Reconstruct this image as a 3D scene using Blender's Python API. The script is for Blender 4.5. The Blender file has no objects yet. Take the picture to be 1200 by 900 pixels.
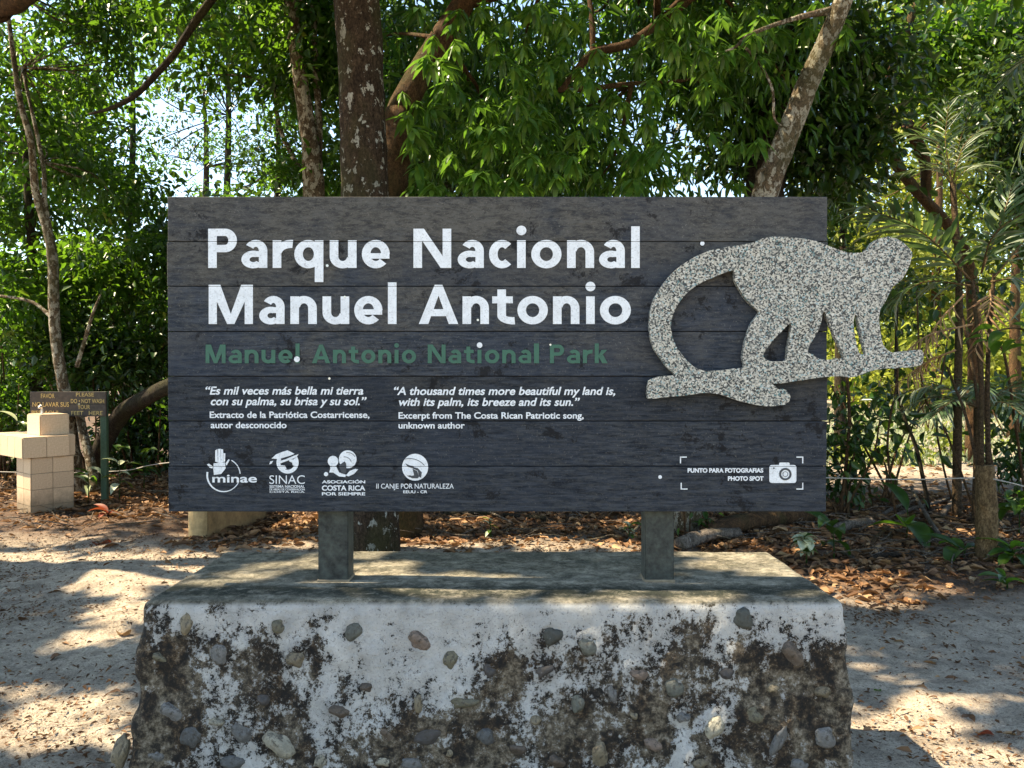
import bpy, bmesh, math, random
import numpy as np
from mathutils import Vector, Matrix, Quaternion
from mathutils.geometry import tessellate_polygon

sc = bpy.context.scene
col = sc.collection
rad = math.radians

# ------------------------------------------------------------------ camera
W0, H0, F = 1200.0, 900.0, 901.0
CAM = Vector((0, 0, 1.6))
PITCH = rad(0.64)
cd = bpy.data.cameras.new('camera'); cam = bpy.data.objects.new('camera', cd); col.objects.link(cam)
cam.location = CAM
cam.rotation_euler = (math.pi/2 - PITCH, 0, 0)
cd.sensor_fit = 'HORIZONTAL'; cd.sensor_width = 36; cd.lens = 36*F/W0
cd.clip_start = 0.05; cd.clip_end = 3000
sc.camera = cam

# ------------------------------------------------------------------ sky, sun, exposure
SUN_EL, SUN_AZ = rad(53), rad(-86)       # azimuth from +Y towards +X
SUN = Vector((math.cos(SUN_EL)*math.sin(SUN_AZ), math.cos(SUN_EL)*math.cos(SUN_AZ), math.sin(SUN_EL)))
w = bpy.data.worlds.new("World"); sc.world = w; w.use_nodes = True
nt = w.node_tree; bg = nt.nodes['Background']
sky = nt.nodes.new('ShaderNodeTexSky'); sky.sky_type = 'NISHITA'; sky.sun_disc = False
sky.sun_elevation = SUN_EL; sky.sun_rotation = SUN_AZ
sky.air_density = 1.0; sky.dust_density = 0.3; sky.ozone_density = 2.6
nt.links.new(sky.outputs[0], bg.inputs[0]); bg.inputs[1].default_value = 0.15
ld = bpy.data.lights.new('sun', 'SUN'); ld.energy = 5.0; ld.angle = rad(0.6); ld.color = (1.0, 0.91, 0.76)
lo = bpy.data.objects.new('sun', ld); col.objects.link(lo); lo.rotation_euler = SUN.to_track_quat('Z', 'Y').to_euler()
lo.location = (0, 0, 20)
sc.view_settings.view_transform = 'Standard'; sc.view_settings.look = 'None'
sc.view_settings.exposure = 1.70; sc.view_settings.gamma = 1.0
sc.view_settings.use_white_balance = True; sc.view_settings.white_balance_temperature = 7800; sc.view_settings.white_balance_tint = 7
sc.render.engine = 'CYCLES'
sc.cycles.max_bounces = 7; sc.cycles.diffuse_bounces = 4; sc.cycles.glossy_bounces = 2
sc.cycles.transmission_bounces = 4; sc.cycles.transparent_max_bounces = 4
sc.cycles.use_denoising = True
sc.cycles.sample_clamp_indirect = 6.0
sc.cycles.caustics_reflective = False; sc.cycles.caustics_refractive = False

# ------------------------------------------------------------------ picture point <-> place
_c, _s = math.cos(PITCH), math.sin(PITCH)
def ray(px, py):
    px = float(px); py = float(py)
    v = Vector(((px-600), 0, 0)) + (450-py)*Vector((0, _s, _c)) + F*Vector((0, _c, -_s))
    return v / v.y
def pt(px, py, Y):
    return CAM + ray(px, py)*float(Y)
def hgt(x, y):
    """height of the ground (works on floats and arrays)"""
    s = np.sin
    b = np.clip((y-7.4)/5.0, 0, 1); b = b*b*(3-2*b)
    e = np.clip((y-12.0)/40.0, 0, 1)
    return (0.018*s(.9*x+.3)*s(.7*y+.5) + .010*s(3.1*x+1.7*y) + .007*s(5.3*y-2.2*x) + .004*s(9.7*x+2.3*y)*s(8.1*y-1.1*x)
            + .10*b + .35*e)
def gp(px, py):
    r = ray(px, py); t = 1.6/-r.z
    for _ in range(6):
        p = CAM + r*t
        t = (1.6-float(hgt(p.x, p.y)))/-r.z
    return CAM + r*t
def gxy(px, Y):
    x = (px-600)/F*Y
    return Vector((x, Y, float(hgt(x, Y))))

# ------------------------------------------------------------------ object helpers
WL = {}
def thing(name, label, cat, loc=(0, 0, 0), group=None, kind=None):
    o = bpy.data.objects.new(name, None); col.objects.link(o); o.location = loc
    o.empty_display_size = .1
    o['label'] = label; o['category'] = cat
    if group: o['group'] = group
    if kind: o['kind'] = kind
    WL[o.name] = Vector(loc)
    return o
def tag(o, label, cat, group=None, kind=None):
    o['label'] = label; o['category'] = cat
    if group: o['group'] = group
    if kind: o['kind'] = kind
    return o
def link(name, me, parent=None, loc=None):
    """link mesh me; its vertices are in world space unless loc is given (then local)"""
    o = bpy.data.objects.new(name, me); col.objects.link(o)
    base = WL[parent.name] if parent else Vector((0, 0, 0))
    if parent: o.parent = parent
    if loc is None:
        if parent and base.length > 0:
            n = len(me.vertices); a = np.empty(n*3, 'f'); me.vertices.foreach_get('co', a)
            a = a.reshape(-1, 3) - np.array(base, 'f'); me.vertices.foreach_set('co', a.ravel()); me.update()
        WL[o.name] = base.copy()
    else:
        o.location = Vector(loc) - base
        WL[o.name] = Vector(loc)
    return o
def mesh_np(name, V, Q=None, T=None, mat=None, smooth=False, tone=None):
    """V (n,3); Q (m,4) quads; T (k,3) triangles; tone = value per face"""
    me = bpy.data.meshes.new(name)
    V = np.asarray(V, 'f'); nq = 0 if Q is None else len(Q); ntri = 0 if T is None else len(T)
    loops = []
    if nq: loops.append(np.asarray(Q, 'i').ravel())
    if ntri: loops.append(np.asarray(T, 'i').ravel())
    lv = np.concatenate(loops)
    me.vertices.add(len(V)); me.vertices.foreach_set('co', V.ravel())
    me.loops.add(len(lv)); me.loops.foreach_set('vertex_index', lv)
    me.polygons.add(nq+ntri)
    st = np.concatenate([np.arange(nq)*4, nq*4+np.arange(ntri)*3]).astype('i')
    me.polygons.foreach_set('loop_start', st)
    if tone is not None:
        a = me.attributes.new('tone', 'FLOAT', 'FACE'); a.data.foreach_set('value', np.asarray(tone, 'f'))
    if smooth: me.polygons.foreach_set('use_smooth', np.ones(nq+ntri, bool))
    me.update(calc_edges=True)
    if mat: me.materials.append(mat)
    return me
def mesh_bm(name, bm, mat, smooth=False):
    me = bpy.data.meshes.new(name); bm.to_mesh(me); bm.free()
    if smooth:
        for p in me.polygons: p.use_smooth = True
    if mat: me.materials.append(mat)
    return me
def box_bm(x0, x1, y0, y1, z0, z1, bev=0.0, seg=1):
    bm = bmesh.new(); bmesh.ops.create_cube(bm, size=1)
    for v in bm.verts:
        v.co = Vector((x0+(x1-x0)*(v.co.x+.5), y0+(y1-y0)*(v.co.y+.5), z0+(z1-z0)*(v.co.z+.5)))
    if bev > 0: bmesh.ops.bevel(bm, geom=bm.edges[:], offset=bev, segments=seg, affect='EDGES')
    return bm
def catmull(P, R, n):
    P = [np.array(p, float) for p in P]; R = list(R)
    P = [2*P[0]-P[1]] + P + [2*P[-1]-P[-2]]; R = [R[0]] + R + [R[-1]]
    out = []; ro = []
    for i in range(1, len(P)-2):
        for k in range(n):
            t = k/n
            out.append(.5*((2*P[i]) + (-P[i-1]+P[i+1])*t + (2*P[i-1]-5*P[i]+4*P[i+1]-P[i+2])*t*t + (-P[i-1]+3*P[i]-3*P[i+1]+P[i+2])*t**3))
            ro.append(R[i]*(1-t)+R[i+1]*t)
    out.append(P[-2]); ro.append(R[-2])
    return np.array(out), np.array(ro)
def tube(P, R, sides=8, n=4, rough=0.0, seed=0, cap=True):
    """returns V, Q, T of a tapering tube along the path"""
    P, R = catmull(P, R, n)
    rng = np.random.default_rng(seed)
    d = np.gradient(P, axis=0); d /= np.linalg.norm(d, axis=1)[:, None]+1e-9
    up = np.array([0, 1., 0]) if abs(d[0][1]) < .8 else np.array([1., 0, 0])
    a = np.cross(d, up); a /= np.linalg.norm(a, axis=1)[:, None]+1e-9
    b = np.cross(d, a)
    th = np.arange(sides)/sides*2*math.pi
    m = len(P); rr = np.repeat(R[:, None], sides, 1)
    if rough:
        ph = rng.uniform(0, 6.28, 5); z = np.arange(m)[:, None]
        rr = rr*(1 + rough*(.5*np.sin(2*th[None]+ph[0]+z*.22)+.5*np.sin(3*th[None]+ph[1]-z*.35)+.35*np.sin(5*th[None]+ph[2]+z*.5)) + rough*.45*rng.normal(size=(m, sides)))
    V = P[:, None, :] + rr[..., None]*(np.cos(th)[None, :, None]*a[:, None, :] + np.sin(th)[None, :, None]*b[:, None, :])
    V = V.reshape(-1, 3)
    i = np.arange(m-1)[:, None]*sides; j = np.arange(sides)[None]; j2 = (j+1) % sides
    Q = np.stack([i+j, i+j2, i+sides+j2, i+sides+j], -1).reshape(-1, 4)
    T = np.zeros((0, 3), int)
    if cap:
        V = np.vstack([V, P[0], P[-1]]); c0 = m*sides; k = np.arange(sides); k2 = (k+1) % sides
        T = np.vstack([np.stack([k2, k, np.full(sides, c0)], -1), np.stack([(m-1)*sides+k, (m-1)*sides+k2, np.full(sides, c0+1)], -1)])
    return V, Q, T
def join(parts):
    Vs, Qs, Ts, o = [], [], [], 0
    for V, Q, T in parts:
        Vs.append(V); Qs.append(Q+o)
        if len(T): Ts.append(T+o)
        o += len(V)
    return np.vstack(Vs), np.vstack(Qs), (np.vstack(Ts) if Ts else None)

# ------------------------------------------------------------------ materials
def mat_new(name):
    m = bpy.data.materials.new(name); m.use_nodes = True
    n = m.node_tree.nodes; l = m.node_tree.links
    return m, n, l, n['Principled BSDF']
def nd(n, t, **k):
    x = n.new(t)
    for a, b in k.items():
        if a in ('operation', 'blend_type', 'data_type', 'feature', 'attribute_name', 'distance', 'noise_dimensions'): setattr(x, a, b)
    return x
def coord(n, l, scale=(1, 1, 1), kind='Object'):
    c = n.new('ShaderNodeTexCoord'); mp = n.new('ShaderNodeMapping'); mp.inputs['Scale'].default_value = scale
    l.new(c.outputs[kind], mp.inputs[0]); return mp.outputs[0]
def noise(n, l, v, scale, detail=4, rough=.55, dist=0):
    x = n.new('ShaderNodeTexNoise'); l.new(v, x.inputs['Vector'])
    x.inputs['Scale'].default_value = scale; x.inputs['Detail'].default_value = detail
    x.inputs['Roughness'].default_value = rough; x.inputs['Distortion'].default_value = dist
    return x.outputs['Fac']
def ramp(n, l, fac, stops, interp='LINEAR'):
    r = n.new('ShaderNodeValToRGB'); r.color_ramp.interpolation = interp
    e = r.color_ramp.elements
    while len(e) > 1: e.remove(e[-1])
    for i, (p, c) in enumerate(stops):
        el = e[0] if i == 0 else e.new(p)
        el.position = p; c = (c, c, c) if isinstance(c, (int, float)) else c; el.color = (*c, 1)
    l.new(fac, r.inputs[0]); return r.outputs[0]
def mix(n, l, f, a, b, mode='MIX'):
    x = n.new('ShaderNodeMix'); x.data_type = 'RGBA'; x.blend_type = mode
    for s, v in ((0, f), (6, a), (7, b)):
        if isinstance(v, (int, float)): x.inputs[s].default_value = v
        elif isinstance(v, tuple): x.inputs[s].default_value = (*v, 1)
        else: l.new(v, x.inputs[s])
    return x.outputs[2]
def mth(n, l, op, a, b=0.0, c=0.0):
    x = n.new('ShaderNodeMath'); x.operation = op
    for i, v in enumerate((a, b, c)):
        if isinstance(v, (int, float)): x.inputs[i].default_value = v
        else: l.new(v, x.inputs[i])
    return x.outputs[0]
def bump(n, l, bs, h, strength=.5, dist=.01):
    b = n.new('ShaderNodeBump'); b.inputs['Strength'].default_value = strength; b.inputs['Distance'].default_value = dist
    l.new(h, b.inputs['Height']); l.new(b.outputs[0], bs.inputs['Normal'])
def simple(name, c, rough=.7, var=.25, scale=30, bmp=.3, bd=.004, metal=0):
    m, n, l, bs = mat_new(name); v = coord(n, l)
    f = noise(n, l, v, scale, 5, .65)
    l.new(ramp(n, l, f, [(.3, tuple(x*(1-var) for x in c)), (.7, tuple(min(1, x*(1+var)) for x in c))]), bs.inputs['Base Color'])
    bs.inputs['Roughness'].default_value = rough; bs.inputs['Metallic'].default_value = metal
    bump(n, l, bs, noise(n, l, v, scale*3, 4), bmp, bd)
    return m
def leaf_mat(name, stops, trans=.42, tcol=(.30, .42, .04), rough=.42):
    m, n, l, bs = mat_new(name)
    a = n.new('ShaderNodeAttribute'); a.attribute_name = 'tone'
    c = ramp(n, l, a.outputs['Fac'], stops)
    l.new(c, bs.inputs['Base Color']); bs.inputs['Roughness'].default_value = rough
    bs.inputs['Specular IOR Level'].default_value = .35
    t = n.new('ShaderNodeBsdfTranslucent'); l.new(mix(n, l, .55, c, tcol), t.inputs[0])
    mx = n.new('ShaderNodeMixShader'); mx.inputs[0].default_value = trans
    out = n['Material Output']; l.new(bs.outputs[0], mx.inputs[1]); l.new(t.outputs[0], mx.inputs[2]); l.new(mx.outputs[0], out.inputs[0])
    return m
def bark_mat(name, dark, mid, lichen, lich_lo=.62, zs=.35, scale=14, ls=16):
    m, n, l, bs = mat_new(name); v = coord(n, l, (1, 1, zs)); v1 = coord(n, l, (1, 1, .7))
    f = noise(n, l, v, scale*1.6, 8, .78, .6); f2 = noise(n, l, v1, 55, 6, .8)
    c = ramp(n, l, f, [(.36, dark), (.52, mid), (.68, tuple(min(1, x*1.7) for x in mid))])
    c = mix(n, l, ramp(n, l, f2, [(.40, .8), (.56, 0.0)]), c, tuple(x*.5 for x in dark))
    p = noise(n, l, v1, ls, 8, .62, .3)
    pm = ramp(n, l, p, [(lich_lo-.008, 0.0), (lich_lo+.012, 1.0)])
    c = mix(n, l, mth(n, l, 'MULTIPLY', pm, ramp(n, l, f2, [(.38, .25), (.5, 1.0)])), c, lichen)
    g = noise(n, l, v1, 2.6, 4); gm = ramp(n, l, g, [(.48, 0.0), (.66, .55)])
    c = mix(n, l, gm, c, (.06, .062, .022))
    l.new(c, bs.inputs['Base Color']); bs.inputs['Roughness'].default_value = .95
    bs.inputs['Specular IOR Level'].default_value = .2
    bump(n, l, bs, mth(n, l, 'ADD', f, mth(n, l, 'MULTIPLY', f2, .4)), 1.0, .05)
    return m

M = {}
# foliage (mostly real leaf colours; brightness varies leaf by leaf)
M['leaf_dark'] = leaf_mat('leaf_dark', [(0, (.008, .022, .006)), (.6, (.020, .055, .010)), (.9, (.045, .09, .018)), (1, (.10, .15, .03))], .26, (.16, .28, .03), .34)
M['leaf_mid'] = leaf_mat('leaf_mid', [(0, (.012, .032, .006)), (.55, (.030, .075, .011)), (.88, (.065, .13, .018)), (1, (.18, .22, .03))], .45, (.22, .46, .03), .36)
M['leaf_mango'] = leaf_mat('leaf_mango', [(0, (.014, .045, .010)), (.6, (.040, .105, .018)), (1, (.12, .21, .030))], .40, (.20, .44, .04), .30)
M['leaf_yellow'] = leaf_mat('leaf_yellow', [(0, (.07, .10, .018)), (.5, (.17, .22, .035)), (1, (.42, .42, .11))], .55, (.45, .50, .06), .5)
M['leaf_palm'] = leaf_mat('leaf_palm', [(0, (.022, .052, .022)), (.5, (.07, .115, .06)), (1, (.23, .26, .19))], .3, (.2, .34, .06), .34)
M['leaf_dry'] = leaf_mat('leaf_dry', [(0, (.07, .035, .018)), (.35, (.17, .085, .04)), (.7, (.30, .17, .085)), (.93, (.42, .28, .15)), (1, (.36, .10, .035))], .12, (.35, .16, .05), .75)
M['leaf_red'] = leaf_mat('leaf_red', [(0, (.14, .025, .012)), (1, (.30, .06, .025))], .25, (.5, .1, .03), .55)
M['leaf_pale'] = leaf_mat('leaf_pale', [(0, (.30, .36, .20)), (1, (.62, .66, .50))], .35, (.5, .6, .3), .5)
M['bark_lichen'] = bark_mat('bark_lichen', (.022, .013, .008), (.085, .055, .035), (.50, .48, .42), .595)
M['bark_pale'] = bark_mat('bark_pale', (.06, .042, .026), (.20, .145, .095), (.46, .42, .34), .525)
M['bark_brown'] = bark_mat('bark_brown', (.05, .028, .016), (.13, .07, .034), (.26, .22, .16), .70)
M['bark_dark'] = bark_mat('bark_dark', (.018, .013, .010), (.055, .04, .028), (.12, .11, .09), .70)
M['dead_wood'] = bark_mat('dead_wood', (.10, .08, .065), (.27, .22, .18), (.40, .36, .31), .66, .2, 22)
M['palm_bark'] = bark_mat('palm_bark', (.05, .03, .018), (.14, .09, .05), (.22, .17, .10), .7, 3.0, 18)
M['palm_stub'] = bark_mat('palm_stub', (.12, .07, .03), (.26, .17, .085), (.34, .27, .16), .68, .3, 20)

# ground: pale sand with dark crumbs, browner where leaves rot under the trees
m, n, l, bs = mat_new('sand'); v = coord(n, l); M['sand'] = m
big = noise(n, l, v, .8, 5, .6); fine = noise(n, l, v, 60, 6, .75); med = noise(n, l, v, 7, 5, .65)
c = ramp(n, l, big, [(.3, (.41, .33, .25)), (.7, (.58, .475, .365))])
c = mix(n, l, ramp(n, l, med, [(.40, .75), (.56, 0.0)]), c, (.22, .17, .125))
c = mix(n, l, ramp(n, l, fine, [(.36, .85), (.49, 0.0)]), c, (.12, .09, .065))
fin2 = noise(n, l, coord(n, l, (1, 1, 1)), 170, 4, .8)
c = mix(n, l, ramp(n, l, fin2, [(.36, .8), (.46, 0.0)]), c, (.07, .05, .035))
c = mix(n, l, ramp(n, l, fin2, [(.56, 0.0), (.66, .5)]), c, (.62, .55, .46))
grit = n.new('ShaderNodeTexVoronoi'); l.new(coord(n, l, (.55, 1, 1)), grit.inputs['Vector']); grit.inputs['Scale'].default_value = 38
gm = ramp(n, l, grit.outputs['Distance'], [(.10, .8), (.2, 0.0)])
gsel = ramp(n, l, noise(n, l, v, 5, 3), [(.42, 0.0), (.54, 1.0)])
c = mix(n, l, mth(n, l, 'MULTIPLY', gm, gsel), c, (.055, .035, .025))
sep = n.new('ShaderNodeSeparateXYZ'); l.new(v, sep.inputs[0])
edge = mth(n, l, 'ADD', sep.outputs['Y'], mth(n, l, 'MULTIPLY', big, 2.4))
rt = n.new('ShaderNodeMapRange'); l.new(sep.outputs['X'], rt.inputs[0]); rt.inputs[1].default_value = 1.0; rt.inputs[2].default_value = 2.6; rt.inputs[3].default_value = 0; rt.inputs[4].default_value = 2.1
edge = mth(n, l, 'ADD', edge, rt.outputs[0])
far = mth(n, l, 'MULTIPLY', ramp(n, l, mth(n, l, 'MULTIPLY', edge, .05), [(.400, 0.0), (.465, 1.0)]), 1.0)
clear = ramp(n, l, mth(n, l, 'MULTIPLY', sep.outputs['Y'], .05), [(.50, 1.0), (.60, 0.0)])
right = ramp(n, l, mth(n, l, 'MULTIPLY', sep.outputs['X'], .1), [(.35, 1.0), (.5, 0.0)])
keep = mth(n, l, 'MAXIMUM', clear, right)
c = mix(n, l, mth(n, l, 'MULTIPLY', far, keep), c, ramp(n, l, med, [(.35, (.045, .028, .018)), (.65, (.15, .085, .05))]))
l.new(c, bs.inputs['Base Color']); bs.inputs['Roughness'].default_value = .95
hh = mth(n, l, 'ADD', mth(n, l, 'MULTIPLY', med, 1.0), mth(n, l, 'MULTIPLY', fine, .35))
bump(n, l, bs, hh, 1.0, .05)

# planks of the sign: dark stain, weathered lighter and browner in blotches
m, n, l, bs = mat_new('plank_stain'); M['plank'] = m
info = n.new('ShaderNodeObjectInfo'); tc = n.new('ShaderNodeTexCoord'); cx = n.new('ShaderNodeCombineXYZ')
l.new(mth(n, l, 'MULTIPLY', info.outputs['Random'], 7.0), cx.inputs[0]); l.new(mth(n, l, 'MULTIPLY', info.outputs['Random'], 3.0), cx.inputs[1])
va = n.new('ShaderNodeVectorMath'); va.operation = 'ADD'; l.new(tc.outputs['Object'], va.inputs[0]); l.new(cx.outputs[0], va.inputs[1])
vo = va.outputs[0]; mp = n.new('ShaderNodeMapping'); mp.inputs['Scale'].default_value = (1, 1, 11); l.new(vo, mp.inputs[0]); v = mp.outputs[0]
mp2 = n.new('ShaderNodeMapping'); mp2.inputs['Scale'].default_value = (.8, 1, 2.4); l.new(vo, mp2.inputs[0])
grain = noise(n, l, v, 9, 8, .72, .3); blot = noise(n, l, vo, 2.6, 6, .62, .5); sp = noise(n, l, vo, 130, 3, .8); mid = noise(n, l, mp2.outputs[0], 26, 9, .84, .3)
c = ramp(n, l, grain, [(.37, (.008, .011, .016)), (.49, (.020, .026, .036)), (.61, (.045, .053, .067))])
sep = n.new('ShaderNodeSeparateXYZ'); l.new(vo, sep.inputs[0])
hz = mth(n, l, 'MULTIPLY_ADD', sep.outputs['Z'], .42, -.46)      # the sign's root stands at the posts' foot
bl = mth(n, l, 'ADD', blot, hz)
wm = ramp(n, l, bl, [(.38, 0.0), (.60, .85)])
c = mix(n, l, wm, c, ramp(n, l, mid, [(.40, (.026, .026, .026)), (.50, (.066, .061, .052)), (.60, (.125, .114, .094))]))
c = mix(n, l, ramp(n, l, mid, [(.46, 0.0), (.60, .6)]), c, (.060, .062, .062))
c = mix(n, l, ramp(n, l, noise(n, l, vo, 1.7, 5, .6), [(.46, 0.0), (.60, .35)]), c, (.022, .030, .046))
c = mix(n, l, ramp(n, l, sp, [(.60, 0.0), (.72, .5)]), c, (.20, .19, .17))
mould = noise(n, l, vo, 5.5, 10, .80, .25)
c = mix(n, l, ramp(n, l, mould, [(.570, 0.0), (.60, .85)]), c, (.008, .008, .009))
c = mix(n, l, 1.0, c, ramp(n, l, info.outputs['Random'], [(0, .80), (1, 1.22)]), 'MULTIPLY')
l.new(c, bs.inputs['Base Color']); bs.inputs['Roughness'].default_value = .8; bs.inputs['Specular IOR Level'].default_value = .18
bump(n, l, bs, mth(n, l, 'ADD', grain, mth(n, l, 'MULTIPLY', sp, .5)), .55, .004)

def paint(name, c, worn):
    m, n, l, bs = mat_new(name); v = coord(n, l)
    a = noise(n, l, v, 26, 6, .7); b = noise(n, l, v, 150, 4, .7)
    k = ramp(n, l, a, [(.30, tuple(x*.80 for x in c)), (.6, c)])
    k = mix(n, l, ramp(n, l, b, [(.56, 0.0), (.63, .6)]), k, worn)
    k = mix(n, l, ramp(n, l, noise(n, l, v, 34, 8, .8), [(.58, 0.0), (.63, .55)]), k, worn)
    l.new(k, bs.inputs['Base Color']); bs.inputs['Roughness'].default_value = .6
    bump(n, l, bs, a, .3, .001); return m
M['white_paint'] = paint('white_paint', (.71, .75, .79), (.35, .36, .38))
M['green_paint'] = paint('green_paint', (.022, .108, .070), (.03, .055, .05))
M['gap_paint'] = simple('dark_print', (.035, .042, .052), .6, .2, 40, .1)
M['post'] = simple('post_paint', (.030, .036, .031), .75, .75, 34, .5, .003)
M['post_green'] = simple('green_post', (.03, .07, .04), .6, .3, 30)
M['yellow_text'] = simple('yellow_print', (.50, .36, .14), .7, .3, 60, .1)
M['board_dark'] = simple('board_wood', (.055, .042, .034), .7, .45, 18, .5)
M['wire'] = simple('rope', (.34, .31, .27), .7, .2, 50)
M['steel'] = simple('steel', (.55, .55, .53), .35, .1, 40, .1, .001, .8)
M['core'] = simple('mortar', (.20, .16, .11), .9, .3, 30, .6)

# terrazzo of the monkey
m, n, l, bs = mat_new('terrazzo'); M['terrazzo'] = m; v = coord(n, l)
vo = n.new('ShaderNodeTexVoronoi'); vo.inputs['Scale'].default_value = 200; vo.inputs['Randomness'].default_value = 1
l.new(v, vo.inputs['Vector']); sx = n.new('ShaderNodeSeparateColor'); l.new(vo.outputs['Color'], sx.inputs[0])
c = ramp(n, l, sx.outputs[0], [(0, (.008, .009, .010)), (.20, (.025, .032, .036)), (.27, (.12, .13, .12)), (.40, (.24, .24, .21)), (.50, (.37, .35, .30)), (.70, (.49, .47, .40)), (.86, (.57, .56, .51)), (.92, (.05, .16, .17)), (.96, (.25, .36, .38))], 'CONSTANT')
c = mix(n, l, .10, c, ramp(n, l, noise(n, l, v, 6, 4), [(.3, (.20, .20, .18)), (.7, (.42, .42, .40))]))
l.new(c, bs.inputs['Base Color']); bs.inputs['Roughness'].default_value = .75
bump(n, l, bs, sx.outputs[1], .6, .004)

# limewashed pedestal
PXC = (pt(165, 705, 2.7).x+pt(990, 705, 2.7).x)/2
m, n, l, bs = mat_new('limewashed_concrete'); M['pedestal'] = m; v = coord(n, l)
geo = n.new('ShaderNodeNewGeometry'); sn = n.new('ShaderNodeSeparateXYZ'); l.new(geo.outputs['Normal'], sn.inputs[0])
so = n.new('ShaderNodeSeparateXYZ'); l.new(v, so.inputs[0])
A = noise(n, l, v, 2.6, 4, .6, .6); B = noise(n, l, v, 14, 9, .80, .3); C = noise(n, l, v, 120, 5, .8); D = noise(n, l, v, 7, 6, .65, .3); E = noise(n, l, v, 38, 7, .8)
under = ramp(n, l, E, [(.42, (.006, .005, .004)), (.50, (.026, .017, .009)), (.57, (.095, .060, .032)), (.65, (.25, .20, .14))])
under = mix(n, l, ramp(n, l, D, [(.47, 0.0), (.58, .8)]), under, ramp(n, l, E, [(.38, (.016, .012, .008)), (.46, (.11, .085, .055)), (.56, (.27, .23, .17)), (.66, (.44, .41, .35))]))
Fd = noise(n, l, coord(n, l, (1, 1, .22)), 11, 6, .65)
hfac = mth(n, l, 'MULTIPLY_ADD', so.outputs['Z'], .22, -.115)
edx = mth(n, l, 'SUBTRACT', mth(n, l, 'ABSOLUTE', mth(n, l, 'SUBTRACT', so.outputs['X'], (PXC))), 1.02)
edx = mth(n, l, 'MULTIPLY', mth(n, l, 'MAXIMUM', edx, 0.0), -.55)
hfac = mth(n, l, 'ADD', hfac, edx)
hf2 = ramp(n, l, so.outputs['Z'], [(.60, 0.0), (.74, .10)])
sumv = mth(n, l, 'ADD', mth(n, l, 'MULTIPLY', A, .95), mth(n, l, 'MULTIPLY_ADD', B, .75, mth(n, l, 'MULTIPLY', Fd, .40)))
sumv = mth(n, l, 'ADD', sumv, mth(n, l, 'MULTIPLY_ADD', E, .80, mth(n, l, 'MULTIPLY', C, .55))); sumv = mth(n, l, 'ADD', sumv, mth(n, l, 'ADD', hfac, hf2))
mr = n.new('ShaderNodeMapRange'); l.new(sumv, mr.inputs[0]); mr.inputs[1].default_value = 1.722; mr.inputs[2].default_value = 1.745; lime = mr.outputs[0]
limec = mix(n, l, ramp(n, l, C, [(.56, 0.0), (.66, .8)]), ramp(n, l, D, [(.3, (.33, .32, .30)), (.7, (.60, .59, .565))]), (.10, .10, .10))
front = mix(n, l, lime, under, limec)
top = ramp(n, l, B, [(.38, (.06, .052, .034)), (.47, (.20, .175, .125)), (.56, (.36, .315, .24)), (.68, (.52, .46, .36))])
top = mix(n, l, ramp(n, l, noise(n, l, coord(n, l, (1, 4, 1)), 2.4, 6, .7), [(.44, .5), (.52, 0.0)]), top, ramp(n, l, C, [(.4, (.03, .032, .022)), (.65, (.13, .13, .10))]))
top = mix(n, l, ramp(n, l, C, [(.34, .8), (.44, 0.0)]), top, (.015, .016, .012))
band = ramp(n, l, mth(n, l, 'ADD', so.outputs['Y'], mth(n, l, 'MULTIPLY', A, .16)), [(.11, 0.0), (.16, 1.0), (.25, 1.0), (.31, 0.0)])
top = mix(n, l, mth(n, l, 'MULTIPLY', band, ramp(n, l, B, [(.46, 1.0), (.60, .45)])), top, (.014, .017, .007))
tm = ramp(n, l, sn.outputs['Z'], [(.45, 0.0), (.85, 1.0)])
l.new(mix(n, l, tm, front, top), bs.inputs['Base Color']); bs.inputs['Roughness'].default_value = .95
hb = mth(n, l, 'ADD', mth(n, l, 'MULTIPLY', B, .8), mth(n, l, 'MULTIPLY', lime, .16)); hb = mth(n, l, 'ADD', hb, mth(n, l, 'MULTIPLY', E, .5)); hb = mth(n, l, 'ADD', hb, mth(n, l, 'MULTIPLY', C, .12))
bump(n, l, bs, hb, 1.0, .022)

# river stones: colour from the object
m, n, l, bs = mat_new('river_stone'); M['stone'] = m; v = coord(n, l)
info = n.new('ShaderNodeObjectInfo')
f = noise(n, l, v, 3.0, 6, .7)
c = mix(n, l, 1.0, info.outputs['Color'], ramp(n, l, f, [(.3, .55), (.7, 1.25)]), 'MULTIPLY')
c = mix(n, l, ramp(n, l, noise(n, l, v, 4, 8, .8), [(.50, 0.0), (.58, .85)]), c, (.030, .024, .017))
c = mix(n, l, ramp(n, l, noise(n, l, v, 9, 8, .8), [(.62, 0.0), (.66, .8)]), c, (.35, .34, .32))
l.new(c, bs.inputs['Base Color']); bs.inputs['Roughness'].default_value = .6
bump(n, l, bs, f, .35, .05)

# glazed tiles of the fountain
m, n, l, bs = mat_new('beige_tile'); M['tile'] = m; v = coord(n, l)
info = n.new('ShaderNodeObjectInfo')
c = ramp(n, l, noise(n, l, v, 14, 5, .6), [(.3, (.50, .345, .225)), (.7, (.66, .49, .335))])
c = mix(n, l, 1.0, c, ramp(n, l, info.outputs['Random'], [(0, .86), (1, 1.08)]), 'MULTIPLY')
l.new(c, bs.inputs['Base Color']); gz = n.new('ShaderNodeNewGeometry'); sz = n.new('ShaderNodeSeparateXYZ'); l.new(gz.outputs['Position'], sz.inputs[0])
dz = mth(n, l, 'ADD', sz.outputs['Z'], mth(n, l, 'MULTIPLY', noise(n, l, gz.outputs['Position'], 9, 5, .7), .35))
c = mix(n, l, ramp(n, l, dz, [(.28, .75), (.48, 0.0)]), c, (.13, .10, .065)); l.new(c, bs.inputs['Base Color']); bs.inputs['Roughness'].default_value = .45
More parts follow.
